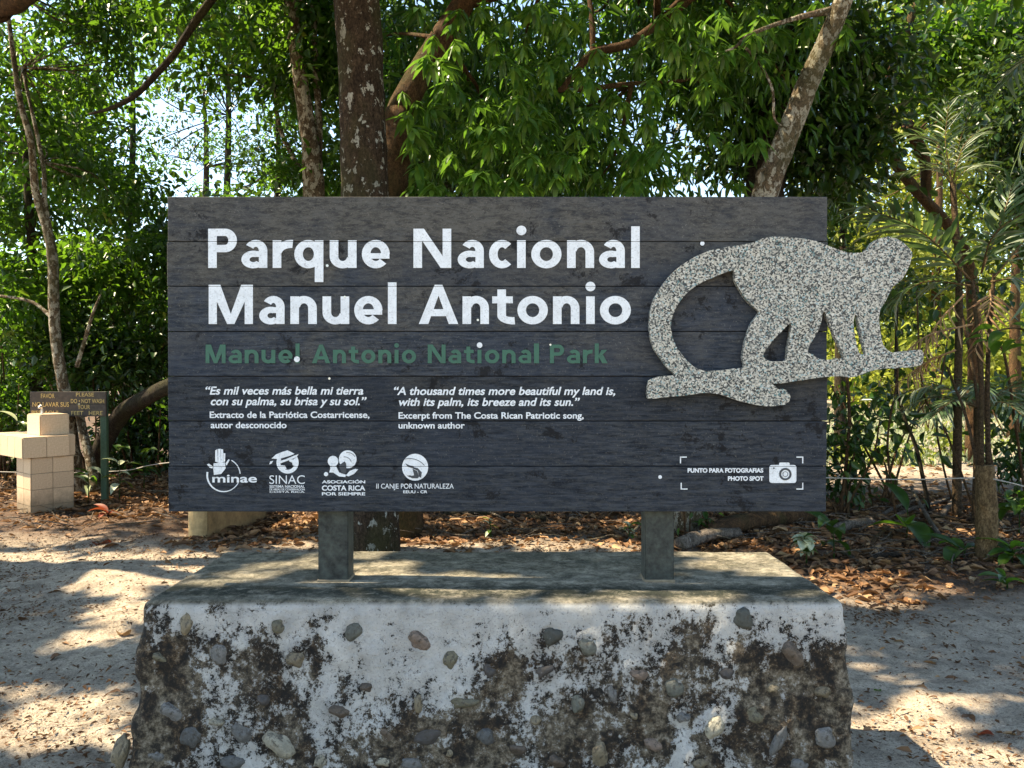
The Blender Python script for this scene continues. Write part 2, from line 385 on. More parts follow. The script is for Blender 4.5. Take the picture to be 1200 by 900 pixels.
M['yellow_wall'] = simple('yellow_plaster', (.46, .31, .15), .85, .3, 14, .5)

# ------------------------------------------------------------------ ground sheet
def axis(a, b, step, far, g=1.22):
    mid = list(np.arange(a, b+1e-6, step)); lo_, hi_ = [], []; s = step; x = a
    while x > -far: s *= g; x -= s; lo_.append(x)
    s = step; x = b
    while x < far: s *= g; x += s; hi_.append(x)
    return np.array(lo_[::-1]+mid+hi_)
xs = axis(-7, 7, .05, 900); ys = axis(1.2, 12, .05, 900)
X, Y = np.meshgrid(xs, ys); rg = np.random.default_rng(3)
Z = hgt(X, Y); near = (abs(X) < 7.5) & (Y > 1) & (Y < 12.5)
def vnoise(cell, seed):
    r_ = np.random.default_rng(seed); n_ = 90
    g_ = r_.normal(size=(n_, n_)); u = (X/cell+40) % (n_-1); v_ = (Y/cell+40) % (n_-1)
    i0 = np.floor(u).astype(int); j0 = np.floor(v_).astype(int); a_ = u-i0; b_ = v_-j0; a_ = a_*a_*(3-2*a_); b_ = b_*b_*(3-2*b_)
    return (g_[j0, i0]*(1-a_)+g_[j0, i0+1]*a_)*(1-b_)+(g_[j0+1, i0]*(1-a_)+g_[j0+1, i0+1]*a_)*b_
rf = np.random.default_rng(12)
for _ in range(120):
    fx, fy, fa = rf.uniform(-5.5, 5.5), rf.uniform(2.0, 7.6), rf.uniform(0, 3.14)
    ux = (X-fx)*np.cos(fa)+(Y-fy)*np.sin(fa); uy = -(X-fx)*np.sin(fa)+(Y-fy)*np.cos(fa)
    d2 = (ux/.14)**2+(uy/.052)**2; Z = Z - .013*np.exp(-d2**2) + .006*np.exp(-((np.sqrt(d2)-1.35)/.3)**2)
Z = Z + near*(rg.normal(0, .0022, Z.shape)+.0075*vnoise(.34, 1)+.0055*vnoise(.17, 2))
V = np.stack([X, Y, Z], -1).reshape(-1, 3); nx = len(xs); ny = len(ys)
i, j = np.meshgrid(np.arange(nx-1), np.arange(ny-1)); b0 = (j*nx+i).ravel()
Q = np.stack([b0, b0+1, b0+nx+1, b0+nx], -1)
g = link('ground', mesh_np('ground', V, Q, mat=M['sand'], smooth=True)); g['kind'] = 'structure'
g['label'] = 'pale sandy path and forest floor strewn with fallen leaves'

# ------------------------------------------------------------------ pedestal
DF, DP = 2.70, 2.985
pl = pt(165, 705, DF); pr = pt(990, 705, DF)
PT = pl.z; PX0, PX1, PY0, PY1 = pl.x, pr.x, DF, 3.49
ped = thing('stone_pedestal', 'wide limewashed concrete pedestal with river stones set in its face, under the park sign', 'pedestal', (0.0, PY0, 0))
from mathutils import noise as mn
def grid_box(x0, x1, y0, y1, z0, z1, st):
    bm = bmesh.new(); vd = {}
    ax = [np.linspace(a, b, max(2, int(round((b-a)/st))+1)) for a, b in ((x0, x1), (y0, y1), (z0, z1))]
    n_ = [len(a) for a in ax]
    def V_(i, j, k):
        if (i, j, k) not in vd: vd[(i, j, k)] = bm.verts.new((ax[0][i], ax[1][j], ax[2][k]))
        return vd[(i, j, k)]
    for a, b, c in ((0, 1, 2), (0, 2, 1), (1, 2, 0)):
        for e in (0, n_[c]-1):
            if c == 2 and e == 0: continue
            for i in range(n_[a]-1):
                for j in range(n_[b]-1):
                    q = []
                    for di, dj in ((0, 0), (1, 0), (1, 1), (0, 1)):
                        t = [0, 0, 0]; t[a] = i+di; t[b] = j+dj; t[c] = e; q.append(V_(*t))
                    bm.faces.new(q)
    bmesh.ops.recalc_face_normals(bm, faces=bm.faces[:]); return bm
# river stones: x, y, w, h in photo pixels, rotation, colour
ST = [(218,731,18,26,20,'tan'),(326,733,19,17,0,'olive'),(414,739,20,28,35,'gg'),(490,751,27,20,10,'rt'),(528,775,16,23,15,'olive'),
(647,745,22,24,-10,'dg'),(688,757,23,21,0,'gg'),(872,724,27,27,0,'dg'),(256,767,22,28,-20,'grey'),(186,771,22,13,10,'olive'),
(347,773,20,22,0,'tan'),(638,786,22,15,-20,'dark'),(748,789,25,17,-10,'rt'),(788,805,27,23,-15,'gg'),(850,789,18,15,0,'dark'),
(927,767,30,24,20,'brown'),(966,811,20,17,0,'tan'),(882,838,22,24,20,'olive'),(911,869,17,40,35,'grey'),(966,863,32,26,0,'grey'),
(836,852,20,34,30,'pale'),(200,836,29,20,0,'grey'),(225,866,25,29,10,'blue'),(252,845,20,12,15,'pale'),(283,858,29,22,10,'grey'),
(325,872,26,46,-50,'pale'),(272,892,33,18,0,'blue'),(178,886,26,16,-10,'grey'),(140,884,16,40,10,'tan'),(543,822,35,17,-5,'olive'),
(574,785,20,17,20,'dark'),(570,861,23,20,15,'blue'),(499,862,38,23,-10,'dark'),(453,860,20,18,0,'brown'),(398,834,24,16,20,'brown'),
(677,824,14,25,0,'gg'),(717,812,16,22,0,'grey'),(490,824,13,22,0,'tan'),(765,872,26,15,25,'rt'),(702,885,22,26,30,'tan'),
(452,893,24,14,0,'pale'),(525,880,13,17,10,'tan'),(308,819,18,14,0,'dark'),(482,893,34,16,0,'grey'),(627,842,15,12,0,'tan'),
(652,893,20,14,0,'brown'),(377,893,16,22,20,'pale'),(800,840,15,13,0,'grey'),(742,836,14,12,0,'tan'),(935,895,26,14,0,'grey'),
(818,893,22,15,10,'tan'),(606,878,20,14,-20,'brown'),(430,806,14,12,0,'brown'),(905,806,13,11,0,'tan')]
STW = [(pt(x, y, DF-.02), ww*DF/F*.5, hh_*DF/F*.5, rad(rot)) for x, y, ww, hh_, rot, cc in ST]
bm = grid_box(PX0, PX1, PY0, PY1, -.12, PT, .0135)
bm.normal_update()
for v in bm.verts:
    p = v.co.copy(); r_ = .032
    q = Vector((min(max(p.x, PX0+r_), PX1-r_), min(max(p.y, PY0+r_), PY1-r_), min(p.z, PT-r_)))
    d_ = p-q; nn_ = d_.normalized() if d_.length > 1e-6 else v.normal
    if d_.length > r_: p = q+nn_*r_
    dn = max(0, min(1, (PT-.05-p.z)/.12)); low = 1-max(0, p.z)/PT
    ex = max(0, 1-min(abs(p.x-PX0), abs(p.x-PX1))/.07)
    k = mn.fractal(p*7.0, .7, 2.0, 4)*.006*(.35+dn*1.6) + mn.noise(p*2.3)*.006
    k += ex*dn*(.010+.024*mn.noise(p*9.0+Vector((3, 1, 2)))+.02*low)
    if p.y < DF+.01 and p.z < PT-.04:
        for c_, a_, b_, r2 in STW:
            dx, dz = p.x-c_.x, p.z-c_.z
            if abs(dx) > .08 or abs(dz) > .08: continue
            ex_, ez_ = dx*math.cos(r2)+dz*-math.sin(r2), dx*math.sin(r2)+dz*math.cos(r2)
            dd = math.hypot(ex_/a_, ez_/b_); k += .007*math.exp(-((dd-1.25)/.35)**2)
    p += nn_*k; p.y -= low*.05 if p.y < 3.1 else 0
    v.co = p
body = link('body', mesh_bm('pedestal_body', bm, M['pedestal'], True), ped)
SC0 = dict(tan=(.24,.19,.11), olive=(.15,.135,.08), gg=(.12,.13,.105), rt=(.22,.15,.11), dg=(.055,.065,.055), grey=(.16,.16,.155), dark=(.06,.055,.055), brown=(.12,.085,.06), blue=(.10,.108,.112), pale=(.38,.34,.24))
SC = {a: tuple((q*.8+.2*sum(b)/3+.004*(1-j))*.80 for j, q in enumerate(b)) for a, b in SC0.items()}
stone_me = []
for k in range(6):
    b = bmesh.new(); bmesh.ops.create_icosphere(b, subdivisions=3, radius=.5)
    for v in b.verts:
        v.co += v.co.normalized()*(mn.noise(v.co*1.9+Vector((k*7, 0, 0)))*.24+mn.noise(v.co*4.3+Vector((k*3, 5, 0)))*.07)
        v.co.x *= 1+.15*mn.noise(Vector((k, v.co.z*2, 0)))
    stone_me.append(mesh_bm('stone', b, M['stone'], True))
rs = random.Random(5)
for k, (x, y, ww, hh_, rot, cc) in enumerate(ST):
    zz = pt(x, y, DF-.02).z; fy = DF - .05*(1-max(0, zz)/PT)
    p = pt(x, y, fy); s = fy/F
    o = link('stone', stone_me[k % 6], ped, p + Vector((0, .012, 0)))
    o.scale = (ww*s*1.10, .048+.016*rs.random(), hh_*s*1.10); o.rotation_euler = (rs.uniform(-.15, .15), rad(rot), rs.uniform(-.2, .2))
    c_ = SC[cc]; f_ = rs.uniform(.8, 1.2); o.color = (*(q*f_ for q in c_), 1)

# ------------------------------------------------------------------ the park sign
YS = 2.92                                    # front face of the planks
SL = pt(196.5, 415, YS).x; SR = pt(969.5, 415, YS).x
SEAM = [230, 283, 335.5, 388.5, 441, 493.5, 546.5, 600]
SZ = [pt(600, y, YS).z for y in SEAM]
sign = thing('park_sign', 'large dark plank sign lettered Parque Nacional Manuel Antonio on two posts with a monkey figure', 'sign', (0, YS, PT))
rs = random.Random(2)
for k in range(7):
    z1, z0 = SZ[k], SZ[k+1]; dx = rs.uniform(-.002, .002); dy = rs.uniform(0, .002)
    bm = box_bm(SL+dx, SR+rs.uniform(-.002, .002), YS+dy, YS+.038, z0+.0014, z1-.0014, .0016, 1)
    link('plank', mesh_bm('plank', bm, M['plank']), sign)
for k in range(1, 7): link('seam_light_stop', mesh_bm('seam_light_stop', box_bm(SL+.004, SR-.004, YS+.0385, YS+.0405, SZ[k]-.03, SZ[k]+.03), M['board_dark']), sign)  # unseen strips added behind the seams to keep light from showing through
for xa, xb in ((374.5, 409.5), (755, 788.5)):
    a = pt(xa, 640, DP).x; b = pt(xb, 640, DP).x
    bm = box_bm(a, b, YS+.041, YS+.041+(b-a)*.9, PT-.1, SZ[0]-.04, .004, 2)
    link('post', mesh_bm('post', bm, M['post']), sign)
    bm = box_bm(a-.004, b+.004, YS+.038, YS+.045+(b-a)*.9, PT-.02, PT+.008, .002, 1)
    link('mortar_foot', mesh_bm('mortar_foot', bm, M['core']), sign)

# --- flat lettering built from convex pieces in photo pixels, on the plank faces, cut at the seams
def sp_(px, py, lift):
    p = pt(px, py, YS-lift); return (p.x, p.y, p.z)
def clip(poly, y0, y1):
    for lim, sgn in ((y0, 1), (y1, -1)):
        out = []
        for a, b in zip(poly, poly[1:]+poly[:1]):
            ia = (a[1]-lim)*sgn >= 0; ib = (b[1]-lim)*sgn >= 0
            if ia: out.append(a)
            if ia != ib:
                t = (lim-a[1])/(b[1]-a[1]); out.append((a[0]+(b[0]-a[0])*t, lim))
        poly = out
        if len(poly) < 3: return []
    return poly
def flat(name, strokes, mat, parent, lift0=.0005, dl=.00012, cut=True):
    """strokes: list of lists of convex polygons (pixels, y down); each stroke a hair proud of the last"""
    bm = bmesh.new()
    for si, st in enumerate(strokes):
        lift = lift0+dl*si
        for poly in st:
            bands = zip(SEAM[:-1], SEAM[1:]) if cut else [(0, 900)]
            for a, b in bands:
                q = clip(list(poly), a+.28, b-.28) if cut else list(poly)
                if len(q) < 3: continue
                vs = [bm.verts.new(sp_(x, y, lift)) for x, y in q]
                try: f = bm.faces.new(vs)
                except ValueError: continue
    bmesh.ops.remove_doubles(bm, verts=bm.verts[:], dist=1e-6)
    bmesh.ops.recalc_face_normals(bm, faces=bm.faces[:])
    for f in bm.faces:
        if f.normal.y > 0: f.normal_flip()
    r = bmesh.ops.extrude_face_region(bm, geom=bm.faces[:])
    for v in [g_ for g_ in r['geom'] if isinstance(g_, bmesh.types.BMVert)]: v.co.y -= .0006
    bmesh.ops.recalc_face_normals(bm, faces=bm.faces[:])
    return link(name, mesh_bm(name, bm, mat), parent)
class G:
    """one glyph: x0,x1 pixel extents, base line, cap and x height in pixels"""
    def __init__(s, x0, x1, base, cap, xh, S, Hh): s.x0, s.x1, s.b, s.cap, s.xh, s.S, s.H = x0, x1, base, cap, xh, S, Hh; s.st = []
    def poly(s, pts): s.st.append([[(x, s.b-y) for x, y in pts]])
    def rect(s, xa, ya, xb, yb): s.poly([(xa, ya), (xb, ya), (xb, yb), (xa, yb)])
    def arc(s, cx, cy, rx, ry, a0, a1, S=None, Hh=None, n=22):
        S = s.S if S is None else S; Hh = s.H if Hh is None else Hh; out = []
        for k in range(n):
            t0 = rad(a0+(a1-a0)*k/n); t1 = rad(a0+(a1-a0)*(k+1)/n)
            q = [(cx+rx*math.cos(t0), cy+ry*math.sin(t0)), (cx+rx*math.cos(t1), cy+ry*math.sin(t1)),
                 (cx+(rx-S)*math.cos(t1), cy+(ry-Hh)*math.sin(t1)), (cx+(rx-S)*math.cos(t0), cy+(ry-Hh)*math.sin(t0))]
            out.append([(x, s.b-y) for x, y in q])
        s.st.append(out)
def glyph(ch, x0, x1, base, cap, xh, S, Hh):
    g = G(x0, x1, base, cap, xh, S, Hh); w_ = x1-x0; m = (x0+x1)/2; o = xh*.015
    if ch == 'P':
        g.rect(x0, 0, x0+S, cap); bh = cap*.60; r = bh/2; cy = cap-r; rx = min(r, w_*.5)
        g.rect(x0+S, cap-Hh, x1-rx, cap); g.rect(x0+S, cap-bh, x1-rx, cap-bh+Hh); g.arc(x1-rx, cy, rx, r, -90, 90)
    elif ch == 'a':
        g.rect(x1-S*.98, 0, x1, xh*.64); xl = x0+w_*.12; cx = (xl+x1)/2
        g.arc(cx, xh*.62, (x1-xl)/2, xh*.38+o, 0, 148, S*.98, Hh*.95)
        bw = w_*.92
        g.arc(x0+bw*.5, xh*.305, bw*.5, xh*.305+o, 60, 325, S*.95, Hh*.85)
        g.rect(x0+bw*.5, xh*.61-Hh*.80, x1-S*.9, xh*.61)
    elif ch == 'r':
        g.rect(x0, 0, x0+S, xh); rx = w_-S*.15
        g.arc(x0+S*.15+rx, xh*.52, rx, xh*.48+o, 84, 175, S*.9, Hh*1.1)
    elif ch == 'q':
        rx = (w_-S*.10)/2; g.arc(x0+rx, xh/2, rx, xh/2+o, 0, 360); g.rect(x1-S, -cap*.36, x1, xh)
    elif ch == 'u':
        g.rect(x0, xh*.42, x0+S, xh); g.arc(m-S*.05, xh*.42, w_/2-S*.05, xh*.42+o, 180, 350); g.rect(x1-S, 0, x1, xh)
    elif ch == 'n':
        g.rect(x0, 0, x0+S, xh); g.arc(m+S*.05, xh*.57, w_/2-S*.05, xh*.43+o, 0, 170); g.rect(x1-S, 0, x1, xh*.58)
    elif ch == 'e':
        g.arc(m, xh/2, w_/2, xh/2+o, 0, 318); g.rect(x0+S*.6, xh*.5-Hh*.62, x1-.4, xh*.5+Hh*.12)
    elif ch == 'c': g.arc(m+w_*.06, xh/2, w_/2*1.08, xh/2+o, 46, 314)
    elif ch == 'o': g.arc(m, xh/2, w_/2, xh/2+o, 0, 360, n=36)
    elif ch == 'l': g.rect(x0, 0, x1 if w_ < S*1.3 else x0+S, cap*1.06)
    elif ch == 'i': g.rect(m-S/2, 0, m+S/2, xh); g.arc(m, cap*.955, S*.58, S*.56, 0, 360, S*.579, S*.559, 20)
    elif ch == 'N':
        g.rect(x0, 0, x0+S, cap); g.rect(x1-S, 0, x1, cap)
        g.poly([(x0+S*.05, cap), (x0+S*1.22, cap), (x1-S*.05, 0), (x1-S*1.22, 0)])
    elif ch == 'M':
        g.rect(x0, 0, x0+S*.95, cap); g.rect(x1-S*.95, 0, x1, cap)
        g.poly([(x0+S*.05, cap), (x0+S*1.35, cap), (m+S*.42, 0), (m-S*.42, 0)]); g.poly([(x1-S*1.35, cap), (x1-S*.05, cap), (m+S*.42, 0), (m-S*.42, 0)])
    elif ch == 'A':
        g.poly([(x0, 0), (x0+S*1.1, 0), (m+S*.45, cap), (m-S*.45, cap)]); g.poly([(x1-S*1.1, 0), (x1, 0), (m+S*.45, cap), (m-S*.45, cap)])
        g.rect(x0+w_*.24, cap*.20, x1-w_*.24, cap*.20+Hh*.95)
    elif ch == 't':
        xs_ = x0+w_*.24; g.rect(xs_, xh*.28, xs_+S, xh*1.25); g.rect(x0, xh-Hh*.95, x1-w_*.04, xh)
        g.arc(x1, xh*.30, x1-xs_, xh*.30+o, 180, 275, S, Hh)
    elif ch == 'k':
        g.rect(x0, 0, x0+S, cap*1.06); g.poly([(x0+S*.8, xh*.50), (x0+S*1.9, xh*.62), (x1-S*.1, xh), (x1-S*1.5, xh)])
        g.poly([(x0+S*.9, xh*.52), (x0+S*2.1, xh*.62), (x1, 0), (x1-S*1.35, 0)])
    return g.st
def part_empty(name, parent):
    o = bpy.data.objects.new(name, None); col.objects.link(o); o.parent = parent; o.empty_display_size = .05
    WL[o.name] = WL[parent.name].copy(); return o
t1 = part_empty('title_lettering', sign)
S_, H_ = 10.1, 8.6
for base, items in ((314.0, [('P',244,277.7),('a',282.9,313.3),('r',319.6,341.4),('q',344.8,379),('u',386.4,417.9),('e',424,456.8),
        ('N',484.5,528.8),('a',536.3,567),('c',572.5,600.8),('i',605.5,616.5),('o',622.5,658),('n',664.5,696.2),('a',702,732.2),('l',739.6,749.7)]),
        (379.7, [('M',244.6,296.4),('a',303.8,333.5),('n',340.3,371.3),('u',378,409.3),('e',415,448.3),('l',454.6,464.7),
        ('A',490.8,537),('n',542,573),('t',576.8,602),('o',606.3,642),('n',648,679),('i',686.3,697.5),('o',703,739.3)])):
    for ch, a, b in items:
        flat('letter', glyph(ch, a, b, base, 46, 32.4, S_, H_), M['white_paint'], t1)
t2 = part_empty('subtitle_lettering', sign)
ADV = dict(M=.95, a=.63, n=.66, u=.66, e=.68, l=.25, A=.92, t=.50, o=.72, i=.25, N=.88, P=.68, r=.43, k=.62)
for word, a, b in (('Manuel', 241, 352.5), ('Antonio', 365.7, 487.5), ('National', 501.3, 631.7), ('Park', 644.5, 712)):
    gap = .14; tot = sum(ADV[c_] for c_ in word)+gap*(len(word)-1); u = (b-a)/tot; x = a
    for c_ in word:
        flat('letter', glyph(c_, x, x+ADV[c_]*u, 425.6, 21.8, 15.6, 4.7, 4.0), M['green_paint'], t2); x += (ADV[c_]+gap)*u

def text_obj(name, s, x0, x1, base, caph, mat, parent, shear=0, bold=.012, plane=None, capref='E', spacing=1):
    cu = bpy.data.curves.new('t', 'FONT'); cu.body = s; cu.size = 1; cu.shear = shear; cu.offset = bold; cu.extrude = .02; cu.space_character = spacing
    o = bpy.data.objects.new('t', cu); col.objects.link(o)
    dg = bpy.context.evaluated_depsgraph_get(); me = bpy.data.meshes.new_from_object(o.evaluated_get(dg))
    bpy.data.objects.remove(o); bpy.data.curves.remove(cu)
    n_ = len(me.vertices); a = np.empty(n_*3, 'f'); me.vertices.foreach_get('co', a); a = a.reshape(-1, 3)
    xa, xb = a[:, 0].min(), a[:, 0].max()
    CAPH = .729
    px = x0 + (a[:, 0]-xa)/(xb-xa)*(x1-x0); py = base - a[:, 1]/CAPH*caph
    if plane is None:
        out = np.array([sp_(float(x), float(y), .0005+(.0005 if z > 0 else 0)) for x, y, z in zip(px, py, a[:, 2])], 'f')
    else:
        out = np.array([plane(float(x), float(y), .002 if z > 0 else 0) for x, y, z in zip(px, py, a[:, 2])], 'f')
    me.vertices.foreach_set('co', out.ravel()); me.update(); me.materials.clear(); me.materials.append(mat)
    return link(name, me, parent)
SH = .22
q1 = part_empty('spanish_quotation', sign); q2 = part_empty('english_quotation', sign)
for s, a, b, y, c_, sh, p_ in (
    ('\u201cEs mil veces m\u00e1s bella mi tierra', 240.8, 425.8, 462.2, 9.6, SH, q1), ('con su palma, su brisa y su sol.\u201d', 246.9, 429.6, 474.6, 9.6, SH, q1),
    ('Extracto de la Patri\u00f3tica Costarricense,', 245.7, 433, 489.6, 7.6, 0, q1), ('autor desconocido', 246.9, 335.8, 501.6, 7.6, 0, q1),
    ('\u201cA thousand times more beautiful my land is,', 461.6, 721, 462.6, 9.6, SH, q2), ('with its palm, its breeze and its sun.\u201d', 467.4, 679.6, 475.4, 9.6, SH, q2),
    ('Excerpt from The Costa Rican Patriotic song,', 467, 684, 490.4, 7.6, 0, q2), ('unknown author', 467, 544.7, 502, 7.6, 0, q2)):
    text_obj('text_line', s, a, b, y, c_, M['white_paint'], p_, sh, .022)

def disc(cx, cy, rx, ry, n=28, rot=0):
    return [[(cx+rx*math.cos(t)*math.cos(rot)-ry*math.sin(t)*math.sin(rot), cy+rx*math.cos(t)*math.sin(rot)+ry*math.sin(t)*math.cos(rot)) for t in [2*math.pi*k/n for k in range(n)]]]
def ringp(cx, cy, ro, ri, a0, a1, n=26, taper=None):
    out = []
    for k in range(n):
        t0 = rad(a0+(a1-a0)*k/n); t1 = rad(a0+(a1-a0)*(k+1)/n)
        r0 = ri if taper is None else ro-(ro-ri)*(1-(1-taper)*k/n); r1 = ri if taper is None else ro-(ro-ri)*(1-(1-taper)*(k+1)/n)
        out.append([(cx+ro*math.cos(t0), cy-ro*math.sin(t0)), (cx+ro*math.cos(t1), cy-ro*math.sin(t1)), (cx+r1*math.cos(t1), cy-r1*math.sin(t1)), (cx+r0*math.cos(t0), cy-r0*math.sin(t0))])
    return out
def zz(pts, ox=220, oy=510, s=6.6667): return [(ox+x/s, oy+y/s) for x, y in pts]
WP, GPt = M['white_paint'], M['gap_paint']
lg = part_empty('ministry_logo', sign)
flat('emblem', [ringp(262, 556.5, 20.2, 18.0, 170, 300, 26, .45), ringp(262, 556.5, 20.0, 19.0, 300, 336), ringp(262, 556.5, 20.0, 18.9, 4, 62),
    [zz([(215,120),(232,108),(236,215),(215,205)])], [zz([(237,108),(256,105),(258,215),(238,215)])], [zz([(259,108),(277,110),(277,212),(259,214)])], [zz([(279,140),(294,142),(292,205),(279,210)])],
    [zz([(203,220),(292,212),(296,260),(262,302),(205,310),(200,262)])], [zz([(150,228),(165,222),(198,244),(192,260),(172,254)])], [zz([(295,222),(318,187),(328,192),(304,238)])]], WP, lg)
text_obj('lettering', 'minae', 248.8, 301, 565.2, 9.8, WP, lg, 0, .018)
lg = part_empty('conservation_logo', sign)
flat('emblem', [ringp(337, 542, 13.0, 8.5, 150, 390), [zz([(655,182),(690,150),(740,130),(780,118),(835,145),(800,160),(740,178),(700,186)])],
    [zz([(638,228),(645,205),(668,200),(655,222)])], [zz([(700,205),(760,190),(830,160),(866,148),(850,172),(790,195),(720,222)])], [zz([(790,190),(835,188),(850,212),(838,236),(822,236),(815,214),(796,206)])], [zz([(712,232),(760,238),(772,262),(752,268),(716,250)])]], WP, lg)
text_obj('lettering', 'SINAC', 315.7, 357.2, 567, 10.6, WP, lg, 0, -.004)
for s, y, c_ in (('SISTEMA NACIONAL', 571.6, 3.2), ('DE AREAS DE CONSERVACION', 574.7, 2.4), ('COSTA RICA', 577.4, 2.0)):
    text_obj('lettering', s, 315.8, 357, y, c_, WP, lg, 0, .02)
lg = part_empty('association_logo', sign); z6 = lambda p: zz(p, 360, 510, 6)
flat('emblem', [disc(390.3, 540.5, 6.2, 6.4), disc(407.5, 538.2, 10.4, 10.6), disc(382.1, 555.6, 2.5, 2.5),
    [z6([(160,222),(205,222),(225,262),(272,278),(268,294),(225,290),(182,262)])], [z6([(272,282),(300,250),(340,236),(358,240),(330,272),(290,290)])], [z6([(155,262),(165,225),(185,262)])]], WP, lg)
flat('emblem_gap', [[z6([(222,215),(245,196),(262,184),(272,196),(275,215),(276,262),(262,272),(240,258)])], ringp(407.5, 540, 10.0, 9.4, 30, 100), ringp(403.5, 544, 9, 8.4, 20, 95)], GPt, lg, .0022)
for s, y, c_ in (('ASOCIACI\u00d3N', 566.3, 3.5), ('COSTA RICA', 574.7, 6.0), ('POR SIEMPRE', 580.4, 3.6)):
    text_obj('lettering', s, 377.2, 428, y, c_, WP, lg, 0, .03)
lg = part_empty('exchange_logo', sign)
flat('emblem', [disc(486.5, 547.5, 15.3, 15.8)], WP, lg)
flat('emblem_gap', [[z6([(690,198),(720,212),(752,218),(742,232),(706,222)])], [z6([(742,222),(778,232),(806,262),(800,300),(786,290),(778,250),(745,236)])], [z6([(700,270),(730,285),(752,282),(740,236),(774,252),(786,292),(776,303),(740,303),(706,288)])], ringp(480, 560, 23, 22.3, 40, 105)], GPt, lg, .0014)
flat('emblem_dot', [disc(478.8, 553.8, 3.4, 3.4)], WP, lg, .0030)
text_obj('lettering', 'II CANJE POR NATURALEZA', 441, 531.7, 572.5, 6.0, WP, lg, 0, .005)
text_obj('lettering', 'EEUU - CR', 472.5, 500.8, 577.9, 3.3, WP, lg, 0, .02)
ps = part_empty('photo_spot_mark', sign)
text_obj('lettering', 'PUNTO PARA FOTOGRAFIAS', 805.8, 894.5, 553.6, 5.0, WP, ps, 0, .045)
text_obj('lettering', 'PHOTO SPOT', 853, 894.8, 563.1, 5.0, WP, ps, 0, .045)
for x, y, sx_, sy_ in ((796.8, 535, 1, 1), (941.3, 535, -1, 1), (796.8+.8, 573.7, 1, -1), (941.3, 573.7, -1, -1)):
    flat('corner_mark', [[[(x, y), (x+8*sx_, y), (x+8*sx_, y+1.3*sy_), (x, y+1.3*sy_)]], [[(x, y), (x+1.3*sx_, y), (x+1.3*sx_, y+8*sy_), (x, y+8*sy_)]]], WP, ps)
def rrect(x0, y0, x1, y1, r):
    out = []
    for cx, cy, a in ((x1-r, y0+r, -90), (x1-r, y1-r, 0), (x0+r, y1-r, 90), (x0+r, y0+r, 180)):
        out += [(cx+r*math.cos(rad(a+k*22.5)), cy+r*math.sin(rad(a+k*22.5))) for k in range(5)]
    return [out]
flat('camera_icon', [rrect(901.5, 544.8, 933.2, 566, 3), rrect(913, 542, 925.3, 548, 1.5)], WP, ps)
flat('camera_lens_ring', [ringp(920.3, 555.6, 7.3, 4.9, 0, 360, 30), disc(906.8, 548.6, 1.1, 1.0, 10)], GPt, ps, .0018)
flat('camera_lens_ring', [ringp(920.3, 555.6, 3.2, 2.6, 0, 360, 20)], GPt, ps, .0018)
for x, y, r in ((823, 285.3, 2.6), (773.5, 559, 2.2), (386, 443.6, 1.4), (383.5, 311.3, 1.6), (348, 421, 3.4), (562, 404.5, 3.3), (645, 404, 1.2), (560, 375, 1.4), (404, 348, 1.4)):
    flat('screw_cap', [disc(x, y, r, r, 14)], M['steel'] if r < 2 else WP, sign, .002)

# monkey figure: one solid plate cut to outline, standing 12 mm off the boards
MO = [(490,75),(520,62),(560,57),(600,58),(640,62),(680,66),(720,75),(760,90),(800,105),(840,118),(870,121),(905,118),(928,100),(940,82),(965,66),(1000,58),(1040,67),(1070,88),(1090,108),(1096,120),(1095,138),(1088,165),(1075,195),(1060,220),(1040,240),(1020,256),(1005,285),(988,318),(972,342),(968,380),(972,430),(982,475),(1000,500),(1020,510),(1060,506),(1100,502),(1130,500),(1141,512),(1140,540),(1130,560),(1090,567),(1040,572),(980,574),(930,584),(880,603),(850,608),(820,602),(740,608),(640,622),(575,632),(548,631),(560,640),(578,655),(592,652),(606,660),(620,678),(618,698),(600,713),(560,719),(520,720),(470,711),(410,696),(350,675),(290,667),(230,675),(150,684),(80,691),(63,686),(62,645),(70,618),(110,604),(170,597),(140,570),(110,530),(85,490),(72,440),(70,400),(74,350),(88,300),(115,255),(150,210),(200,166),(250,135),(310,111),(380,97),(440,88)]
MH = [[(396,190),(330,212),(262,243),(215,280),(180,325),(160,370),(154,405),(160,450),(178,490),(205,528),(240,563),(280,581),(340,580),(400,573),(440,568),(434,530),(440,490),(453,440),(470,395),(499,352),(470,325),(440,292),(415,250),(401,220)],
 [(624,396),(590,425),(555,460),(527,498),(515,520),(530,541),(570,545),(605,541),(610,500),(618,450)],
 [(750,350),(742,390),(727,430),(700,475),(689,508),(712,519),(735,535),(770,539),(800,534),(830,532),(815,490),(795,450),(775,400),(762,366)],
 [(874,363),(868,395),(872,440),(882,485),(892,514),(915,516),(906,480),(896,440),(888,395),(882,368)]]
def mpix(p): return (740+p[0]/3.3333, 260+p[1]/3.3333)
def smooth_poly(P, n=3):
    P = [np.array(mpix(p)) for p in P]; out = []; N = len(P)
    for i in range(N):
        a, b, c_, d = P[i-1], P[i], P[(i+1) % N], P[(i+2) % N]
        for k in range(n):
            t = k/n
            # tight curve so corners stay
            m1 = (c_-a)*.35; m2 = (d-b)*.35
            out.append((2*t**3-3*t**2+1)*b+(t**3-2*t**2+t)*m1+(-2*t**3+3*t**2)*c_+(t**3-t**2)*m2)
    rr = np.random.default_rng(8)
    return [tuple(p+rr.normal(0, .12, 2)) for p in out]
loops = [smooth_poly(MO)]+[smooth_poly(h) for h in MH]
YM = YS-.014; TH = .024
flatpts = [p for lp in loops for p in lp]
tess = tessellate_polygon([[Vector((x, y, 0)) for x, y in lp] for lp in loops])
bm = bmesh.new()
fr = [bm.verts.new(pt(x, y, YM-TH)) for x, y in flatpts]
